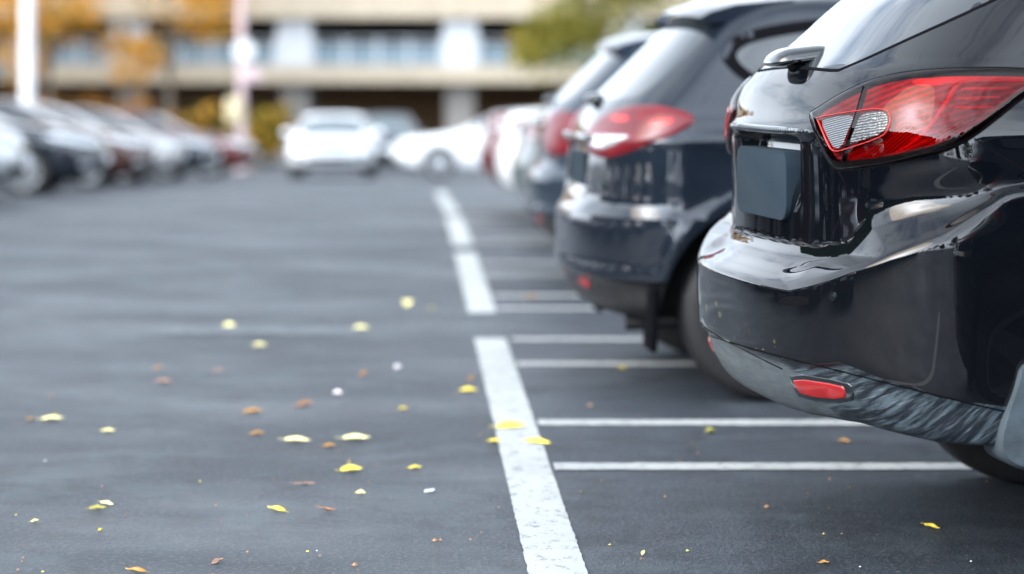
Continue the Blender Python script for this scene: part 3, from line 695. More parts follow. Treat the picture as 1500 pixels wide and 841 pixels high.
def saloon_proto(mat):
    b = BS; r = empty("parked_car")
    split(MES, (0, 4), "body", [mat, M["well"]], r, {0: 0, 4: 1}); split(MES, (1,), "rear_bumper", [mat], r, {}); split(MES, (2,), "front_bumper", [mat], r, {})
    gw = [(0, 1.07), (.50, 1.06), (.62, 1.10), (.52, 1.27), (.42, 1.37), (0, 1.39)]
    patch(b, rear, gw+[(-a_, z_) for a_, z_ in gw[-2:0:-1]], .04, "rear_window", M["glass"], r, .003, .02)
    fw = [(0, 1.02), (.55, 1.0), (.68, 1.03), (.55, 1.26), (.44, 1.36), (0, 1.39)]
    patch(b, front, fw+[(-a_, z_) for a_, z_ in fw[-2:0:-1]], .04, "windshield", M["glass"], r, .003, .02)
    for fl in (False, True):
        t = patch(b, diag, [(-.35, .93), (0, .945), (.28, .93), (.20, .83), (0, .79), (-.32, .80)], .022, "tail_light", M["red_lamp"], r, .010, .03, flip=fl)
        if t: patch(b, diag, [(-.30, .86), (-.12, .865), (-.12, .82), (-.29, .82)], .02, "reverse_lamp", M["lamp_clear"], t, .013, .02, flip=fl)
        patch(b, fdiag(4.7), [(-.38, .66), (-.1, .655), (.32, .74), (.42, .82), (.05, .80), (-.36, .745)], .024, "headlight", M["lamp_clear"], r, .008, .03, flip=fl)
        patch(b, fdiag(4.7), [(-.30, .36), (-.04, .36), (.0, .44), (-.26, .46)], .024, "fog_light", M["lamp_clear"], r, .004, .02, flip=fl)
        w_ = patch(b, side, [(1.02, 1.055), (2.15, 1.03), (3.22, 1.01), (3.0, 1.13), (2.6, 1.325), (2.25, 1.385), (1.85, 1.375), (1.45, 1.25)], .035, "side_window", M["seal"], r, .002, .02, flip=fl)
        if w_:
            patch(b, side, [(1.15, 1.075), (2.10, 1.055), (2.10, 1.355), (1.88, 1.345), (1.50, 1.23)], .03, "pane", M["glass"], w_, .005, .02, flip=fl)
            patch(b, side, [(2.17, 1.052), (3.08, 1.035), (2.93, 1.13), (2.57, 1.30), (2.28, 1.352), (2.17, 1.355)], .03, "pane", M["glass"], w_, .005, .02, flip=fl)
        for xd in (1.30, 2.14, 3.16): ribbon(b, side, [(xd, .36), (xd+.02, .7), (xd, 1.0)], .008, "shut_line", M["seal"], r, .001, .05, flip=fl)
        for xd in (1.45, 2.32): patch(b, side, [(xd, .90), (xd+.2, .895), (xd+.2, .92), (xd, .925)], .02, "door_handle", mat, r, .03, .015, flip=fl)
    patch(b, front, [(-.40, .58), (.40, .58), (.46, .72), (-.46, .72)], .04, "grille", M["gloss"], r, .006, .02, rnd_=1)
    patch(b, front, [(-.55, .30), (.55, .30), (.5, .43), (-.5, .43)], .04, "air_intake", M["plastic"], r, .004, .02, rnd_=1)
    for x_, z_ in ((4.715, .50), (.052, .86)):
        bm = bmesh.new(); box(bm, x_-.012, x_+.012, -.22, .22, z_-.06, z_+.06, .004); from_bm("license_plate", bm, [M["plate_white"]], r, False)
    mirror_pods(r, 3.02, 1.0, .87, mat); wheel_parts(r, b, 1)
    return r
def copy_tree(o, swap=None):
    c = o.copy(); COL.objects.link(c)
    for ch in list(o.children):
        d = copy_tree(ch, swap); d.parent = c; d.matrix_parent_inverse = ch.matrix_parent_inverse
    if swap and c.type == "MESH":
        for i, sl in enumerate(c.material_slots):
            if sl.material == swap[0]:
                sl.link = "OBJECT"; sl.material = swap[1]
    return c
bpy.context.view_layer.update()
SAL = saloon_proto(M["silver"]); used = [False]
def saloon(label, x, y, heading, mat, group=None):
    o = SAL if not used[0] else copy_tree(SAL, (M["silver"], mat))
    used[0] = True; place(o, x, y, heading); tag(o, label, "car")
    if group: o["group"] = group
    elif "group" in o: del o["group"]
    return o
GL = "cars parked nose out along the far left"
saloon("silver saloon cut by the left edge of the picture, first of the left row", -4.35-4.7, 26.8, 0, M["silver"], GL)
saloon("black saloon nosing out second in the left row, beside the silver one at the edge", -4.15-4.7, 32.3, 0, M["black2"], GL)
saloon("dark brown saloon between the black and the pale grey cars in the left row", -4.1-4.7, 38, 0, M["brown"], GL)
saloon("pale grey saloon in the left row, beyond the dark brown one", -4.05-4.7, 42, 0, M["palegrey"], GL)
saloon("black saloon near the far end of the left row with pale sky on its bonnet", -3.8-4.7, 46.5, 0, M["black2"], GL)
saloon("dark red brown saloon at the far end of the left row by the sign post", -3.4-4.7, 52, 0, M["maroon"], GL)
saloon("pale grey green saloon tail, next beyond the tall red lamp car", .76, 18.6, 0, M["greensilver"], GR)
saloon("white saloon tail between the grey green and the dark red ones", .73, 21.3, 0, M["white"], GR)
saloon("dark red saloon, farthest tail in the right row", .66, 24.1, 0, M["maroon"], GR)
saloon("white saloon standing side on across the end of the lane", 4.25, 50.5, 180, M["white"])
suv("white compact car facing the camera in the middle of the lane", (-1.73, 54.3), -90, M["white"], False, .85)
suv("dark car behind the gap between the two white cars", (-.75, 72), -90, M["black2"], False, 1.001)
suv("pale grey car parked under the deck of the garage", (-.35, 106), -90, M["silver"], False, 1.05)

for k, (y_, mt) in enumerate(((23.6, "brown"), (20.8, "black"), (18.0, "black2"), (15.2, "brown"), (12.4, "black"), (9.6, "brown"), (6.8, "black2"))):  # unseen cars added so the near bumper reflects a dark row
    saloon("dark saloon added out of view to darken reflections, continuing the left row", -4.5-4.7, y_, 0, M[mt], GL)
nb = copy_tree(bpy.data.objects["parked_car.001"]); place(nb, 1.42, 3.75, 1); tag(nb, "black sport utility car in the next bay on the camera side of the hatchback", "car", GR)
# ------------------------------------------------------------------ ground and paint
def asphalt():
    m, nt, b = nmat("asphalt")
    big = noise(nt, .35, 4, .6, (1, 1, 1)); streak = noise(nt, 1.0, 6, .62, (.6, 1.0, 1, .03)); mid = noise(nt, 5, 5, .65); fine = noise(nt, 200, 3, .7); grain = noise(nt, 65, 4, .75)
    c = mixc(nt, ramp(nt, big, [(.3, g(0)), (.7, g(1))]), (.019, .028, .040), (.032, .045, .061))
    c = mixc(nt, ramp(nt, streak, [(.42, g(0)), (.66, g(.55))]), c, (.050, .067, .085))
    c = mixc(nt, ramp(nt, mid, [(.35, g(.45)), (.6, g(0))]), c, (.010, .014, .019))
    c = mixc(nt, ramp(nt, fine, [(.38, g(.75)), (.54, g(0))]), c, (.008, .015, .018))
    c = mixc(nt, ramp(nt, grain, [(.52, g(0)), (.64, g(.8))]), c, (.12, .11, .115))
    d1 = noise(nt, 1.3, 10, .74); d2 = noise(nt, 2.1, 9, .7, (1.3, 1, 1)); st = noise(nt, 3.2, 3, .5)
    c = mixc(nt, ramp(nt, d1, [(.515, g(0)), (.56, g(.42))]), c, (.062, .077, .090))         # dusty worn patches
    c = mixc(nt, ramp(nt, d2, [(.40, g(.5)), (.455, g(0))]), c, (.013, .016, .020))          # darker binder
    c = mixc(nt, ramp(nt, st, [(.70, g(0)), (.75, g(.65))]), c, (.010, .011, .012))          # oil spots
    v = nt.nodes.new("ShaderNodeTexVoronoi"); v.feature = "DISTANCE_TO_EDGE"; v.inputs["Scale"].default_value = .55
    tc = nt.nodes.new("ShaderNodeTexCoord"); wob = nt.nodes.new("ShaderNodeVectorMath"); wob.operation = "ADD"
    nn = nt.nodes.new("ShaderNodeTexNoise"); nn.inputs["Scale"].default_value = 1.6; nn.inputs["Detail"].default_value = 6
    sc_ = nt.nodes.new("ShaderNodeVectorMath"); sc_.operation = "SCALE"; sc_.inputs[3].default_value = 1.5
    L(nt, tc.outputs["Object"], nn.inputs["Vector"]); L(nt, nn.outputs["Color"], sc_.inputs[0]); L(nt, tc.outputs["Object"], wob.inputs[0]); L(nt, sc_.outputs[0], wob.inputs[1]); L(nt, wob.outputs[0], v.inputs["Vector"])
    crack = math_n(nt, "MULTIPLY", ramp(nt, v.outputs["Distance"], [(.0, g(1)), (.0035, g(0))]), ramp(nt, big, [(.52, g(0)), (.6, g(.7))]))
    c = mixc(nt, crack, c, (.012, .013, .014))
    L(nt, c, b.inputs["Base Color"])
    L(nt, ramp(nt, streak, [(.38, g(.58)), (.66, g(.40))]), b.inputs["Roughness"]); b.inputs["Specular IOR Level"].default_value = .4
    h = math_n(nt, "ADD", math_n(nt, "MULTIPLY", fine, .5), math_n(nt, "ADD", math_n(nt, "MULTIPLY", grain, 1.6), math_n(nt, "MULTIPLY", mid, 1.2)))
    bump(nt, b, h, .6, .009); return m
def road_paint():
    m, nt, b = nmat("worn_road_paint")
    w1 = noise(nt, 22, 7, .72, (1, .6, 1)); w2 = noise(nt, 150, 4, .7); w3 = noise(nt, 2.2, 4, .6)
    wear = math_n(nt, "ADD", math_n(nt, "MULTIPLY", w1, .62), math_n(nt, "MULTIPLY", w2, .38))
    wr = ramp(nt, wear, [(.415, g(1)), (.465, g(0))])
    c = mixc(nt, ramp(nt, w3, [(.3, g(0)), (.7, g(1))]), (.28, .30, .30), (.38, .40, .395))
    c = mixc(nt, ramp(nt, w1, [(.40, g(.5)), (.6, g(0))]), c, (.36, .38, .39))
    c = mixc(nt, wr, c, (.13, .14, .15))
    L(nt, c, b.inputs["Base Color"]); b.inputs["Roughness"].default_value = .6; bump(nt, b, wear, .4, .004); return m
M["asphalt"] = asphalt(); M["roadpaint"] = road_paint()
def faded_paint():
    m, nt, b = nmat("faded_road_paint"); w1 = noise(nt, 9, 7, .72, (.5, 1, 1))
    L(nt, mixc(nt, ramp(nt, w1, [(.40, g(0)), (.62, g(1))]), (.045, .058, .070), (.105, .12, .13)), b.inputs["Base Color"]); b.inputs["Roughness"].default_value = .6; return m
M["faded"] = faded_paint()
ys = list(np.linspace(-80, 10, 10))+list(np.arange(10.5, 30, .5))+list(np.arange(30, 150, 5))+[200, 400, 900]
me = bpy.data.meshes.new("ground"); xs_ = [-400, -60, -20, 0, 20, 60, 400]
V = [(x, y, gz(y)) for y in ys for x in xs_]; nx = len(xs_)
me.from_pydata(V, [], [(j*nx+i, j*nx+i+1, (j+1)*nx+i+1, (j+1)*nx+i) for j in range(len(ys)-1) for i in range(nx-1)])
tag(link("ground", me, [M["asphalt"]]), kind="structure")
def strip(x0, x1, y0, y1, name, mat, z=.004, jag=.0, n=None):
    """painted strip with slightly ragged edges that follows the lot's slope"""
    bm = bmesh.new(); lx, ly = x1-x0, y1-y0
    n = n or max(2, int(max(lx, ly)/.02)); n = min(n, 600); A = []
    for i in range(n+1):
        t = i/n; j0, j1 = rnd.uniform(-jag, jag), rnd.uniform(-jag, jag)
        if ly > lx: y = y0+ly*t; p, q = (x0+j0, y), (x1+j1, y)
        else: x = x0+lx*t; p, q = (x, y0+j0), (x, y1+j1)
        A.append((bm.verts.new((*p, gz(p[1])+z)), bm.verts.new((*q, gz(q[1])+z))))
    for a, b in zip(A, A[1:]): bm.faces.new((a[0], a[1], b[1], b[0]))
    bmesh.ops.recalc_face_normals(bm, faces=bm.faces)
    for f in bm.faces:
        if f.normal.z < 0: f.normal_flip()
    return tag(from_bm(name, bm, [mat], None, False), kind="structure")
XL, XR = .298, .453
for y0, y1 in ((1, 11.78), (13.02, 17.45), (18.15, 22.6), (23.3, 28), (28.8, 34)):
    strip(XL, XR, y0, y1, "lane_marking", M["roadpaint"], .004, .0022)
for yc in (5.15, 7.92, 8.92, 10.73, 11.73, 13.28, 14.05, 15.55, 16.5, 18.6, 19.5, 21.3, 22.2, 24, 24.9):
    strip(XR+.012 if abs(yc-11.73) > .1 else XR+.03, 5.6, yc-.066, yc+.066, "bay_marking", M["roadpaint"], .004, .006)
strip(-1.28, -.24, 11.95, 12.28, "faded_marking", M["faded"], .004, .03)
strip(-2.9, .2, 15.9, 16.15, "faded_marking", M["faded"], .004, .03)
for yc in (19.5, 22.2, 24.9, 27.6, 30.3, 33, 35.6): strip(-8.6, -4.2, yc-.06, yc+.06, "bay_marking", M["roadpaint"], .004, .003)

# ------------------------------------------------------------------ fallen leaves
def leafmat(name, c1, c2, tr=.3):
    m, nt, b = nmat(name)
    L(nt, ramp(nt, noise(nt, 60, 4, .6), [(.35, c1), (.65, c2)]), b.inputs["Base Color"]); b.inputs["Roughness"].default_value = .55
    return m
LM = {"yellow": leafmat("yellow_leaf", (.66, .50, .03), (.82, .68, .10)), "pale": leafmat("pale_yellow_leaf", (.76, .68, .24), (.85, .80, .42)), "orange": leafmat("orange_leaf", (.30, .145, .035), (.44, .24, .06)),
      "brown": leafmat("brown_leaf", (.20, .09, .04), (.33, .16, .07)), "olive": leafmat("olive_leaf", (.20, .19, .03), (.40, .37, .08)), "white": leafmat("pale_petal", (.62, .58, .58), (.75, .72, .74)), "pink": leafmat("pinkish_brown_leaf", (.24, .14, .105), (.33, .20, .14))}
def gpt(px, py):
    y = F*H/(py-PY); return (px-PX)*y/F, y
def leaf(px, py, lpx, rot, col, label, curl=.35, wid=.36, cat="leaf", name="fallen_leaf"):
    x, y = gpt(px, py); ln = lpx*y/F; bm = bmesh.new(); nu, nv = 12, 6; G = []
    for i in range(nu+1):
        t = i/nu; row = []; wv = wid*ln*math.sin(math.pi*min(1, t**.8))**.8*(1-.25*t)+.0012
        for j in range(-nv//2, nv//2+1):
            s_ = j/(nv/2); xx = (t-.5)*ln; yy = s_*wv*.5
            zz = curl*ln*(.55*abs(s_)**1.6*wv/ln*1.6+.5*(t-.45)**2)+.0016*math.sin(9*t+3*s_)
            row.append(bm.verts.new((xx, yy, zz+.003)))
        G.append(row)
    for a, b in zip(G, G[1:]):
        for k in range(nv): bm.faces.new((a[k], b[k], b[k+1], a[k+1]))
    st = [bm.verts.new((-.5*ln-.22*ln*k, .02*ln*k*k, .003+.02*ln*k+zz0)) for k, zz0 in ((0, curl*ln*.1), (.5, curl*ln*.1), (1, curl*ln*.12))]
    st2 = [bm.verts.new((v.co.x, v.co.y+.025*ln, v.co.z)) for v in st]
    for k in range(2): bm.faces.new((st[k], st2[k], st2[k+1], st[k+1]))
    o = from_bm(name, bm, [LM[col]]); md = o.modifiers.new("thickness", "SOLIDIFY"); md.thickness = .0007
    tl = rnd.uniform(.15, .42); o.location = (x, y, .001+.22*ln*math.sin(tl)*(wid+.25*abs(math.sin(R(rot)))))
    o.rotation_euler = (Matrix.Rotation(tl, 3, "X") @ Matrix.Rotation(R(rot), 3, "Z")).to_euler(); tag(o, label, cat, "leaves fallen on the asphalt")
LV = [(77, 616, 34, 10, "pale", "pale yellow leaf beside an olive one at the far left of the lane"), (45, 616, 15, 40, "orange", "small orange leaf just left of the pale leaf at the far left"), (83, 609, 14, 80, "olive", "olive leaf tip standing against the pale leaf at the far left"),
      (159, 633, 20, 5, "pale", "small round pale leaf right of the far left pair"), (143, 747, 26, 8, "olive", "striped olive green leaf, lower one of a touching pair"), (157, 740, 21, -20, "pale", "cream curled leaf touching a striped olive one"),
      (147, 778, 10, 60, "yellow", "tiny golden leaf below the touching pair"), (51, 765, 12, 25, "pale", "tiny sliver of pale leaf near the lower left corner"), (199, 839, 34, 160, "orange", "orange leaf cut by the bottom edge of the picture"),
      (319, 825, 26, 55, "pink", "pinkish brown leaf with an upturned edge near the bottom edge"), (405, 749, 31, 150, "yellow", "bright yellow pointed leaf with raised tip in the near lane"), (371, 605, 32, 20, "orange", "orange and brown leaf above the pale pair in the middle of the lane"),
      (377, 637, 22, 15, "orange", "small tan leaf left of a long pale leaf"), (436, 648, 40, -5, "pale", "long pale yellow leaf, left one of two lying level"), (522, 645, 42, 3, "pale", "long pale yellow leaf, right one of two lying level"), (483, 655, 20, 10, "orange", "small ochre leaf between the two long pale leaves"),
      (515, 691, 34, 12, "yellow", "rounded yellow leaf in the near lane right of centre", .3, .5), (529, 724, 14, 0, "pale", "small cream leaf below the rounded yellow one", .3, .6), (608, 687, 20, 15, "yellow", "small yellow leaf between the rounded one and the white line"),
      (591, 600, 14, 0, "yellow", "small yellow leaf left of the white line, above the others"), (495, 578, 14, 0, "white", "whitish petal in the middle of the lane", .3, .8), (584, 540, 14, 40, "white", "whitish petal nearer the gap in the line", .3, .8),
      (687, 574, 26, 5, "yellow", "yellow leaf just left of the thick white line", .3, .5), (690, 556, 18, 70, "orange", "orange leaf just above the yellow one by the white line"), (749, 628, 46, 8, "yellow", "large yellow leaf lying on the thick white line", .3, .42), (725, 648, 20, 0, "yellow", "small yellow leaf on the left edge of the white line"),
      (788, 651, 40, -12, "yellow", "yellow leaf across the right edge of the white line"), (1041, 635, 16, 10, "olive", "green yellow leaf between the two bay lines by the near car", .5, .8), (1237, 648, 18, -20, "orange", "orange scrap of leaf under the near bumper"), (1365, 774, 24, -30, "yellow", "thin yellow leaf under the near car"),
      (1207, 826, 16, 5, "orange", "tan leaf near the bottom edge under the near car"), (942, 812, 13, 70, "pale", "tiny cream leaf standing right of the white line"), (530, 483, 24, 0, "pale", "pale leaf far up the lane by the faded paint mark", .3, .6), (336, 479, 18, 0, "pale", "pale leaf far up the lane, on the left of the faded mark", .3, .6),
      (381, 508, 20, 0, "pale", "pale leaf just below the faded paint mark", .3, .6), (597, 448, 20, 80, "pale", "pale leaf left of the gap between white dashes", .5, .8), (633, 454, 14, 20, "olive", "dull yellow leaf left of the end of a dash"), (232, 541, 14, 30, "orange", "dull orange leaf at the left of the lane"),
      (320, 545, 16, 30, "pink", "pinkish leaf at mid left of the lane"), (532, 549, 18, 60, "orange", "dull orange leaf left of the whitish petal"), (780, 437, 20, 10, "orange", "orange leaf in the far bay by the second car"), (447, 594, 30, 35, "brown", "thin brown leaf in the middle of the lane"),
      (480, 749, 30, -25, "brown", "thin brown leaf curved like a twig by the bright yellow leaf", .8, .12), (240, 561, 26, 0, "pink", "long pinkish leaf at mid left of the lane"), (447, 710, 32, 0, "pink", "thin reddish sliver of leaf left of the rounded yellow one", .2, .12), (912, 540, 12, 0, "yellow", "tiny yellow leaf on the bay line before the second car")]
for a in LV: leaf(*a)
bm = bmesh.new(); x, y = gpt(629, 721); box(bm, x-.016, x+.016, y-.012, y+.012, .002, .008, .002)
for v in bm.verts: v.co.z += .15*(v.co.x-x)
tag(from_bm("paint_chip", bm, [M["plate_white"]], None, True, 40), "grey white flake of paint left of the thick white line", "paint chip")
bm = bmesh.new()                                    # crumbs of leaf and grit nobody could count
for i in range(100):
    px, py = rnd.uniform(-40, 1500), 560+300*rnd.random()**.7; x, y = gpt(px, py)
    s_ = rnd.uniform(.0018, .0055)*(1 if rnd.random() < .9 else 2); a = rnd.uniform(0, 6.28); k = rnd.uniform(.4, .9)
    q = [bm.verts.new((x+s_*(math.cos(a)*u-math.sin(a)*v*k), y+s_*(math.sin(a)*u+math.cos(a)*v*k), .003+s_*z_)) for u, v, z_ in ((-1, 0, .2), (0, -1, 0), (1, 0, .3), (0, 1, .1), (0, 0, .9))]
    mi = rnd.choice((0, 0, 1, 1, 1, 2, 1, 3))
    for t in ((0, 1, 4), (1, 2, 4), (2, 3, 4), (3, 0, 4)): bm.faces.new([q[j] for j in t]).material_index = mi
tag(from_bm("leaf_litter", bm, [LM["orange"], LM["brown"], LM["yellow"], LM["white"]], None, False), kind="stuff")

# ------------------------------------------------------------------ multi-storey car park behind
def concrete(name, c, var=.18):
    m, nt, b = nmat(name); a = noise(nt, .5, 5, .6); s_ = noise(nt, 1.2, 5, .6, (1.5, 1.5, .12)); f = noise(nt, 14, 5, .7)
    c0 = mixc(nt, a, tuple(x*(1-var) for x in c), tuple(x*(1+var*.5) for x in c))
    c0 = mixc(nt, ramp(nt, s_, [(.5, g(0)), (.72, g(.45))]), c0, tuple(x*.6 for x in c)); c0 = mixc(nt, ramp(nt, f, [(.3, g(.2)), (.6, g(0))]), c0, tuple(x*.5 for x in c))
    L(nt, c0, b.inputs["Base Color"]); b.inputs["Roughness"].default_value = .85; bump(nt, b, f, .2, .01); return m
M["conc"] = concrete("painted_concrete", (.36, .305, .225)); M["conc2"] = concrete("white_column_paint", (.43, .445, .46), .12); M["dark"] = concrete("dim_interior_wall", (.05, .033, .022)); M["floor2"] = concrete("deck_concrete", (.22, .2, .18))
M["rail"] = plain("galvanised_rail", (.55, .58, .6), .4, .6); 
def railpanel():
    m = bpy.data.materials.new("frosted_rail_panel"); m.use_nodes = True; nt = m.node_tree; nt.nodes.clear()
    o = nt.nodes.new("ShaderNodeOutputMaterial"); d = nt.nodes.new("ShaderNodeBsdfDiffuse"); d.inputs[0].default_value = (.30, .38, .43, 1); t = nt.nodes.new("ShaderNodeBsdfTransparent"); t.inputs[0].default_value = (.7, .8, .85, 1)
    mx = nt.nodes.new("ShaderNodeMixShader"); mx.inputs[0].default_value = .5; L(nt, d.outputs[0], mx.inputs[1]); L(nt, t.outputs[0], mx.inputs[2]); L(nt, mx.outputs[0], o.inputs[0]); return m
M["railglass"] = railpanel()
M["brownwall"] = concrete("brown_wall", (.26, .15, .07))
GY = 98.0; S_ = F/GY
def zz(py): return H-(py-PY)/S_
def xx(px): return (px-PX)/S_
zg = gz(GY); g_ = empty("parking_garage", (5, GY, zg)); tag(g_, "long concrete parking garage with open decks, white columns and pale parapets", "parking garage")
g_inv = Matrix.Translation((-5, -GY, -zg))
def gpart(name, fill, mat, smooth=False):
    bm = bmesh.new(); fill(bm)
    for v in bm.verts: v.co = g_inv @ v.co
    return from_bm(name, bm, [M[mat]], g_, smooth)
X0, X1 = xx(66), 46
gpart("parapet", lambda b: box(b, X0, X1, GY, GY+.35, zz(122), zz(96), .03), "conc")
gpart("parapet", lambda b: box(b, xx(-420), X0-.9, GY+3, GY+3.35, zz(124), zz(101), .03), "conc")
gpart("parapet", lambda b: box(b, xx(-420), X1, GY+.1, GY+.5, zz(27), zz(-16), .03), "conc")
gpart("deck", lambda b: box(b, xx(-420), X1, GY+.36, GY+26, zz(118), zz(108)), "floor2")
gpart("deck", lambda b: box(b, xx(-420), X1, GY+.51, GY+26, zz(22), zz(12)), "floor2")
gpart("roof", lambda b: box(b, xx(-420), X1, GY-.3, GY+26, zz(-100), zz(-85)), "conc")
cols = [-31.9-.0, -25.2, -18.5, -11.75, -4.93, 1.93, 8.8, 15.7, 22.5, 29.4, 36.2, 43]
for i, cx in enumerate(cols):
    gpart("column", lambda b: box(b, cx-.72, cx+.72, GY+.55, GY+1.6, zz(108)+.002, zz(22)-.002, .04), "conc2")
    gpart("column", lambda b: box(b, cx-.6, cx+.6, GY+1.4, GY+2.4, zg-.3, zz(118)-.002, .04), "floor2")
    gpart("column", lambda b: box(b, cx-.6, cx+.6, GY+.7, GY+1.6, zz(12)+.002, zz(-85)-.002, .04), "conc2")
    gpart("column", lambda b: box(b, cx-.35, cx+.35, GY+14, GY+14.7, zg-.3, zz(118)-.002), "floor2")
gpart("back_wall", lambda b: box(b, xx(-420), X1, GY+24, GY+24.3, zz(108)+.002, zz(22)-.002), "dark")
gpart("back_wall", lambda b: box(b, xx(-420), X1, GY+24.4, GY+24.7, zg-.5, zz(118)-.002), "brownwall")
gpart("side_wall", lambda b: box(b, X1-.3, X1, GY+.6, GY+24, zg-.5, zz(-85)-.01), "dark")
def rails(b):
    for a, c in zip(cols, cols[1:]):
        n = 4
        for z0, r_ in ((zz(56), .045), (zz(66), .03), (zz(93), .03)): tube(b, (a+.72, GY+.75, z0), (c-.72, GY+.75, z0), r_, n=6)
        for k in range(n+1):
            x = a+.8+(c-a-1.6)*k/n; box(b, x-.04, x+.04, GY+.71, GY+.79, zz(108), zz(55))
gpart("railing", rails, "rail")
def rglass(b):
    for a, c in zip(cols, cols[1:]): box(b, a+.74, c-.74, GY+.86, GY+.88, zz(106), zz(64))
gpart("railing_glass", rglass, "railglass")

# ------------------------------------------------------------------ trees, shrubs, posts
def leafsh(name, c, trans=.5):
    m = bpy.data.materials.new(name); m.use_nodes = True; nt = m.node_tree; nt.nodes.clear()
    o = nt.nodes.new("ShaderNodeOutputMaterial"); d = nt.nodes.new("ShaderNodeBsdfDiffuse"); t = nt.nodes.new("ShaderNodeBsdfTranslucent"); mx = nt.nodes.new("ShaderNodeMixShader"); mx.inputs[0].default_value = trans
    col = ramp(nt, noise(nt, .9, 5, .7), [(.3, tuple(x*.55 for x in c)), (.7, tuple(min(1, x*1.5) for x in c))])
    L(nt, col, d.inputs[0]); L(nt, col, t.inputs[0]); L(nt, d.outputs[0], mx.inputs[1]); L(nt, t.outputs[0], mx.inputs[2]); L(nt, mx.outputs[0], o.inputs[0]); return m
M["lf_green"] = leafsh("green_leaves", (.07, .10, .02)); M["lf_yel"] = leafsh("yellow_green_leaves", (.22, .19, .04)); M["lf_gold_glow"] = leafsh("golden_glow_leaves", (.60, .30, .05), .45); M["lf_dark"] = leafsh("dark_leaves", (.025, .045, .015), .3)  # the golden leaf colour carries the warm glow
M["lf_rust_glow"] = leafsh("rusty_glow_leaves", (.22, .10, .035), .4)  # leaf colour holding the brown gold glow under the deck
M["bark"] = plain("bark", (.09, .07, .05), .9, var=.4, vscale=12, bmp=.6, bscale=30)
def crown_bm(bm, clumps, n, size, mi=(0,), r_=rnd):
    for _ in range(n):
        c, rad = r_.choice(clumps)
        d = Vector((r_.gauss(0, 1), r_.gauss(0, 1), r_.gauss(0, 1))).normalized()*(r_.random()**.45)
        p = Vector(c)+Vector((d.x*rad[0], d.y*rad[1], d.z*rad[2])); s_ = size*r_.uniform(.5, 1.3)
        a = Vector((r_.gauss(0, 1), r_.gauss(0, 1), r_.gauss(0, .6))).normalized(); b = a.orthogonal().normalized()*.55
        q = [bm.verts.new(p+a*s_*u+b*s_*v) for u, v in ((-1, 0), (0, -1), (1, 0), (0, 1))]
        bm.faces.new(q).material_index = r_.choice(mi)
def tree(name, label, x, y, h, cr, n, size, mats, mi=(0,), base=None, trunk_r=.16, group=None, seed=1, lean=0):
    r_ = random.Random(seed); t = empty(name, (x, y, gz(y) if base is None else base)); tag(t, label, "tree", group)
    bm = bmesh.new(); top = Vector((lean, 0, h*.62)); tube(bm, (0, 0, -.2), top*.6, trunk_r, trunk_r*.7, 10); tube(bm, top*.6, top*1.2, trunk_r*.7, trunk_r*.25, 8); cl = []
    for k in range(10):
        a = r_.uniform(0, 6.28); z = h*r_.uniform(.42, .95); rr_ = cr*r_.uniform(.35, .85)*(1.1-abs(z/h-.65))
        c = (lean+math.cos(a)*rr_, math.sin(a)*rr_, z); cl.append((c, (cr*r_.uniform(.3, .5), cr*r_.uniform(.3, .5), cr*r_.uniform(.22, .4))))
        tube(bm, top*r_.uniform(.6, 1.0), c, trunk_r*.35, trunk_r*.1, 6)
    cl.append(((lean, 0, h*.75), (cr*.6, cr*.6, h*.2)))
    from_bm("trunk", bm, [M["bark"]], t)
    bm = bmesh.new(); crown_bm(bm, cl, n, size, mi, r_); from_bm("crown", bm, [M[k] for k in mats], t, False); return t
def shrub(name, label, x, y, w, d, h, n, size, mats, mi=(0,), base=None, seed=1, group=None):
    r_ = random.Random(seed); t = empty(name, (x, y, gz(y) if base is None else base)); tag(t, label, "shrub", group); bm = bmesh.new(); cl = []
    for k in range(8):
        c = (r_.uniform(-.5, .5)*w*.7, r_.uniform(-.5, .5)*d*.6, h*r_.uniform(.25, .75)); cl.append((c, (w*.25, d*.3, h*.28)))
    crown_bm(bm, cl, n, size, mi, r_); from_bm("foliage", bm, [M[k] for k in mats], t, False)
    bm = bmesh.new()
    for c, _ in cl: tube(bm, (c[0]*.3, c[1]*.3, -.05), c, .03, .012, 6)
    from_bm("stem", bm, [M["bark"]], t); return t
tree("street_tree", "yellow green tree in front of the garage railing behind the parked row", 6.3, 86, 8.2, 3.6, 3400, .17, ["lf_yel", "lf_green"], (0, 0, 1), seed=3)
shrub("railing_shrub", "yellow shrub spilling over the deck railing by the yellow green tree", xx(778), GY+.3, 1.7, 1.2, 1.6, 500, .12, ["lf_yel", "lf_gold_glow"], (0, 1), base=zz(98), seed=5)
for k, (cx, cy, hh, rr_, lb) in enumerate(((-24, 91, 9.8, 3.6, "golden tree added as warm glow before the garage at the left edge of the picture"), (-18.4, 92, 9.5, 3.6, "golden tree added as warm glow before the garage, behind the tall white lamp post"), (-14.2, 93, 9.2, 3.2, "golden tree added as warm glow before the garage, midway between lamp post and sign post"), (-9.6, 94, 9.4, 3.0, "golden tree added as warm glow before the garage, just left of the sign post"))):
    tree("glow_tree", lb, cx, cy, hh, rr_, 2300, .15, ["lf_gold_glow", "lf_yel"], (0, 0, 0, 1), seed=40+k, group="golden trees added as warm glow before the garage")  # trees added so their gold stands in for the warm glow
for k, (cx, lb) in enumerate(((-20.5, "rusty shrub added as warm glow under the garage deck at far left"), (-16.2, "rusty shrub added as warm glow under the garage deck, second from the left"), (-12.2, "rusty shrub added as warm glow under the garage deck behind the middle of the left row"))):
    shrub("garage_shrub", lb, cx, 95.5, 3.8, 1.6, 2.9, 1500, .14, ["lf_rust_glow", "lf_gold_glow"], (0, 0, 1), seed=60+k)  # shrubs added to put the glow below the parapet into leaf colour
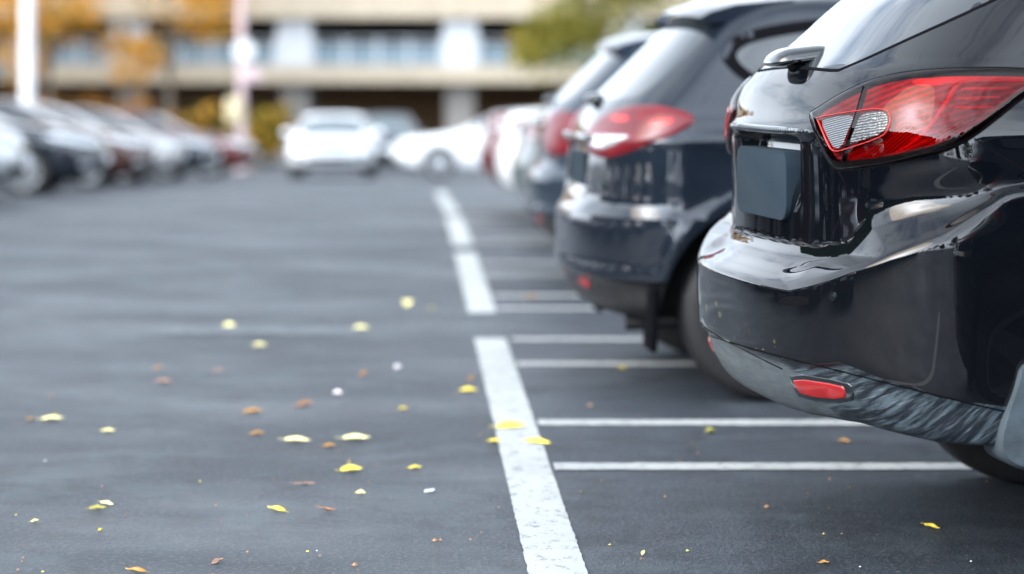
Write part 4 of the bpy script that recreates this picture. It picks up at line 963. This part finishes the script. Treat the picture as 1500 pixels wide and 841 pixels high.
shrub("garage_shrub", "olive green shrub at the garage wall left of the front facing white car", -5.2, 84, 1.8, 1.4, 2.3, 1400, .12, ["lf_green", "lf_gold_glow"], (0, 0, 1), seed=21)
shrub("garage_shrub", "brownish shrub behind the far end of the left row", -8.0, 88, 3.6, 1.6, 2.4, 1800, .13, ["lf_gold_glow", "lf_dark"], (0, 1, 1), seed=22)
# trees behind the camera, seen in the lamps and paint of the near cars
def wood(name, x0, x1, y0, y1, n, hmin, hmax, leafn, size, seed):
    r_ = random.Random(seed); bm = bmesh.new()
    for k in range(n):
        x = x0+(x1-x0)*(k+r_.uniform(-.3, .3))/max(1, n-1); y = r_.uniform(y0, y1); h = r_.uniform(hmin, hmax); rr_ = h*.26
        tube(bm, (x, y, -.3), (x, y, h*.8), .2, .06, 6, 1); cl = []
        for q in range(9):
            z = h*(.25+.75*q/9); w_ = rr_*(1.25-z/h)*1.5; cl.append(((x+r_.uniform(-.4, .4)*w_, y+r_.uniform(-.4, .4)*w_, z), (w_, w_, h*.1)))
        crown_bm(bm, cl, leafn, size, (0,), r_)
    tag(from_bm(name, bm, [M["lf_dark"], M["bark"]], None, False), kind="stuff")
wood("far_wood", -34, 40, -34, -26, 13, 5, 11, 2400, .26, 31)

bm = bmesh.new()                                    # clipped hedge added out of view to darken reflections in the near cars
for k in range(15):
    y = -13+2.45*k; box(bm, -12.6+.1*math.sin(k*2.1), -11.0+.12*math.sin(k*1.3), y, y+2.43, -.05, 3.6+.18*math.sin(k*1.7), .25)
tag(from_bm("unseen_hedge", bm, [M["lf_dark"]], None, True, 50), kind="stuff")
def post(name, label, cat, x, y, h, r0, mat, extra=None):
    t = empty(name, (x, y, gz(y))); tag(t, label, cat); bm = bmesh.new(); tube(bm, (0, 0, 0), (0, 0, h), r0, r0*.8, 20); tube(bm, (0, 0, 0), (0, 0, .35), r0*1.5, r0*1.4, 20)
    from_bm("pole", bm, [mat], t, True, 40)
    if extra: extra(t)
    return t
M["whitepole"] = plain("white_pole_paint", (.50, .50, .50), .4, var=.1, vscale=2); M["pinkpole"] = plain("faded_pink_pole", (.36, .27, .27), .5, var=.2, vscale=2); M["signwhite"] = plain("white_sign", (.5, .5, .5), .5); M["signyellow"] = plain("cream_box", (.40, .34, .20), .5)
def lamp_arm(t):
    bm = bmesh.new(); tube(bm, (0, 0, 9.3), (1.6, 0, 9.9), .06, .045, 12); from_bm("lamp_arm", bm, [M["whitepole"]], t)
    bm = bmesh.new(); box(bm, 1.5, 2.3, -.17, .17, 9.86, 10.0, .05); from_bm("lamp_head", bm, [M["rail"]], t, True, 40)
post("street_lamp", "tall white lamp post rising behind the left row of cars", "lamp post", -9.75, 60.4, 9.4, .18, M["whitepole"], lamp_arm)
def signs(t):
    bm = bmesh.new(); tube(bm, (0.06, -.17, 3.35), (0.06, -.13, 3.35), .29, n=32); from_bm("round_sign", bm, [M["signwhite"]], t, True, 40)
    bm = bmesh.new(); box(bm, -.42, .02, -.22, -.12, 1.35, 2.05, .02); from_bm("sign_box", bm, [M["signyellow"]], t, True, 40)
    bm = bmesh.new(); box(bm, -.10, .55, -.21, -.13, 2.45, 2.85, .02); from_bm("sign_board", bm, [M["pinkpole"]], t, True, 40)
post("sign_post", "pinkish pole with a round white sign at the end of the left row", "sign post", -4.75, 66, 7.5, .13, M["pinkpole"], signs)

# ------------------------------------------------------------------ light
wd = bpy.data.worlds.new("World"); scene.world = wd; wd.use_nodes = True; nt = wd.node_tree
sky = nt.nodes.new("ShaderNodeTexSky"); sky.sky_type = "NISHITA"; sky.sun_disc = False
AZ, EL = -110, 32
sky.sun_elevation = R(EL); sky.sun_rotation = R(AZ); sky.air_density = 1.0; sky.dust_density = 1.2; sky.ozone_density = 1.0
bg = nt.nodes["Background"]; 
cl = noise(nt, 2.6, 7, .62, (1, 1, 2.4), "Generated"); cf = ramp(nt, cl, [(.28, g(0)), (.52, g(1))])      # broken bright cloud
bw = nt.nodes.new("ShaderNodeRGBToBW"); L(nt, sky.outputs[0], bw.inputs[0]); cv = math_n(nt, "ADD", math_n(nt, "MULTIPLY", bw.outputs[0], 2.2), 2.6)
tcw = nt.nodes.new("ShaderNodeTexCoord"); spw = nt.nodes.new("ShaderNodeSeparateXYZ"); L(nt, tcw.outputs["Generated"], spw.inputs[0])
sky_lift = nt.nodes.new("ShaderNodeMapRange"); sky_lift.interpolation_type = "SMOOTHSTEP"; sky_lift.inputs[1].default_value = .15; sky_lift.inputs[2].default_value = -.65; sky_lift.inputs[3].default_value = 1; sky_lift.inputs[4].default_value = 2.6; L(nt, spw.outputs[1], sky_lift.inputs[0])
cv = math_n(nt, "MULTIPLY", cv, sky_lift.outputs[0])          # added brightness in the unseen sky behind the camera, lifts paint reflections
cc = nt.nodes.new("ShaderNodeCombineColor"); [L(nt, math_n(nt, 'MULTIPLY', cv, t_), cc.inputs[k]) for k, t_ in enumerate((.84, .93, 1.05))]
L(nt, mixc(nt, cf, sky.outputs[0], cc.outputs[0]), bg.inputs[0]); bg.inputs[1].default_value = .15
sd = bpy.data.lights.new("sun", "SUN"); so = bpy.data.objects.new("sun", sd); COL.objects.link(so)
sd.energy = 1.5; sd.angle = R(50); sd.color = (1, .72, .38)
dirv = Vector((math.sin(R(AZ))*math.cos(R(EL)), math.cos(R(AZ))*math.cos(R(EL)), math.sin(R(EL))))
so.rotation_euler = dirv.to_track_quat("Z", "Y").to_euler(); so.location = (-20, 30, 30)

scene.render.engine = "CYCLES"
scene.cycles.use_denoising = True; scene.cycles.max_bounces = 8; scene.cycles.transparent_max_bounces = 12; scene.cycles.sample_clamp_indirect = 8
scene.cycles.caustics_reflective = False; scene.cycles.caustics_refractive = False
scene.view_settings.view_transform = "Standard"; scene.view_settings.look = "None"; scene.view_settings.exposure = .8; scene.view_settings.gamma = 1
scene.view_settings.use_curve_mapping = False
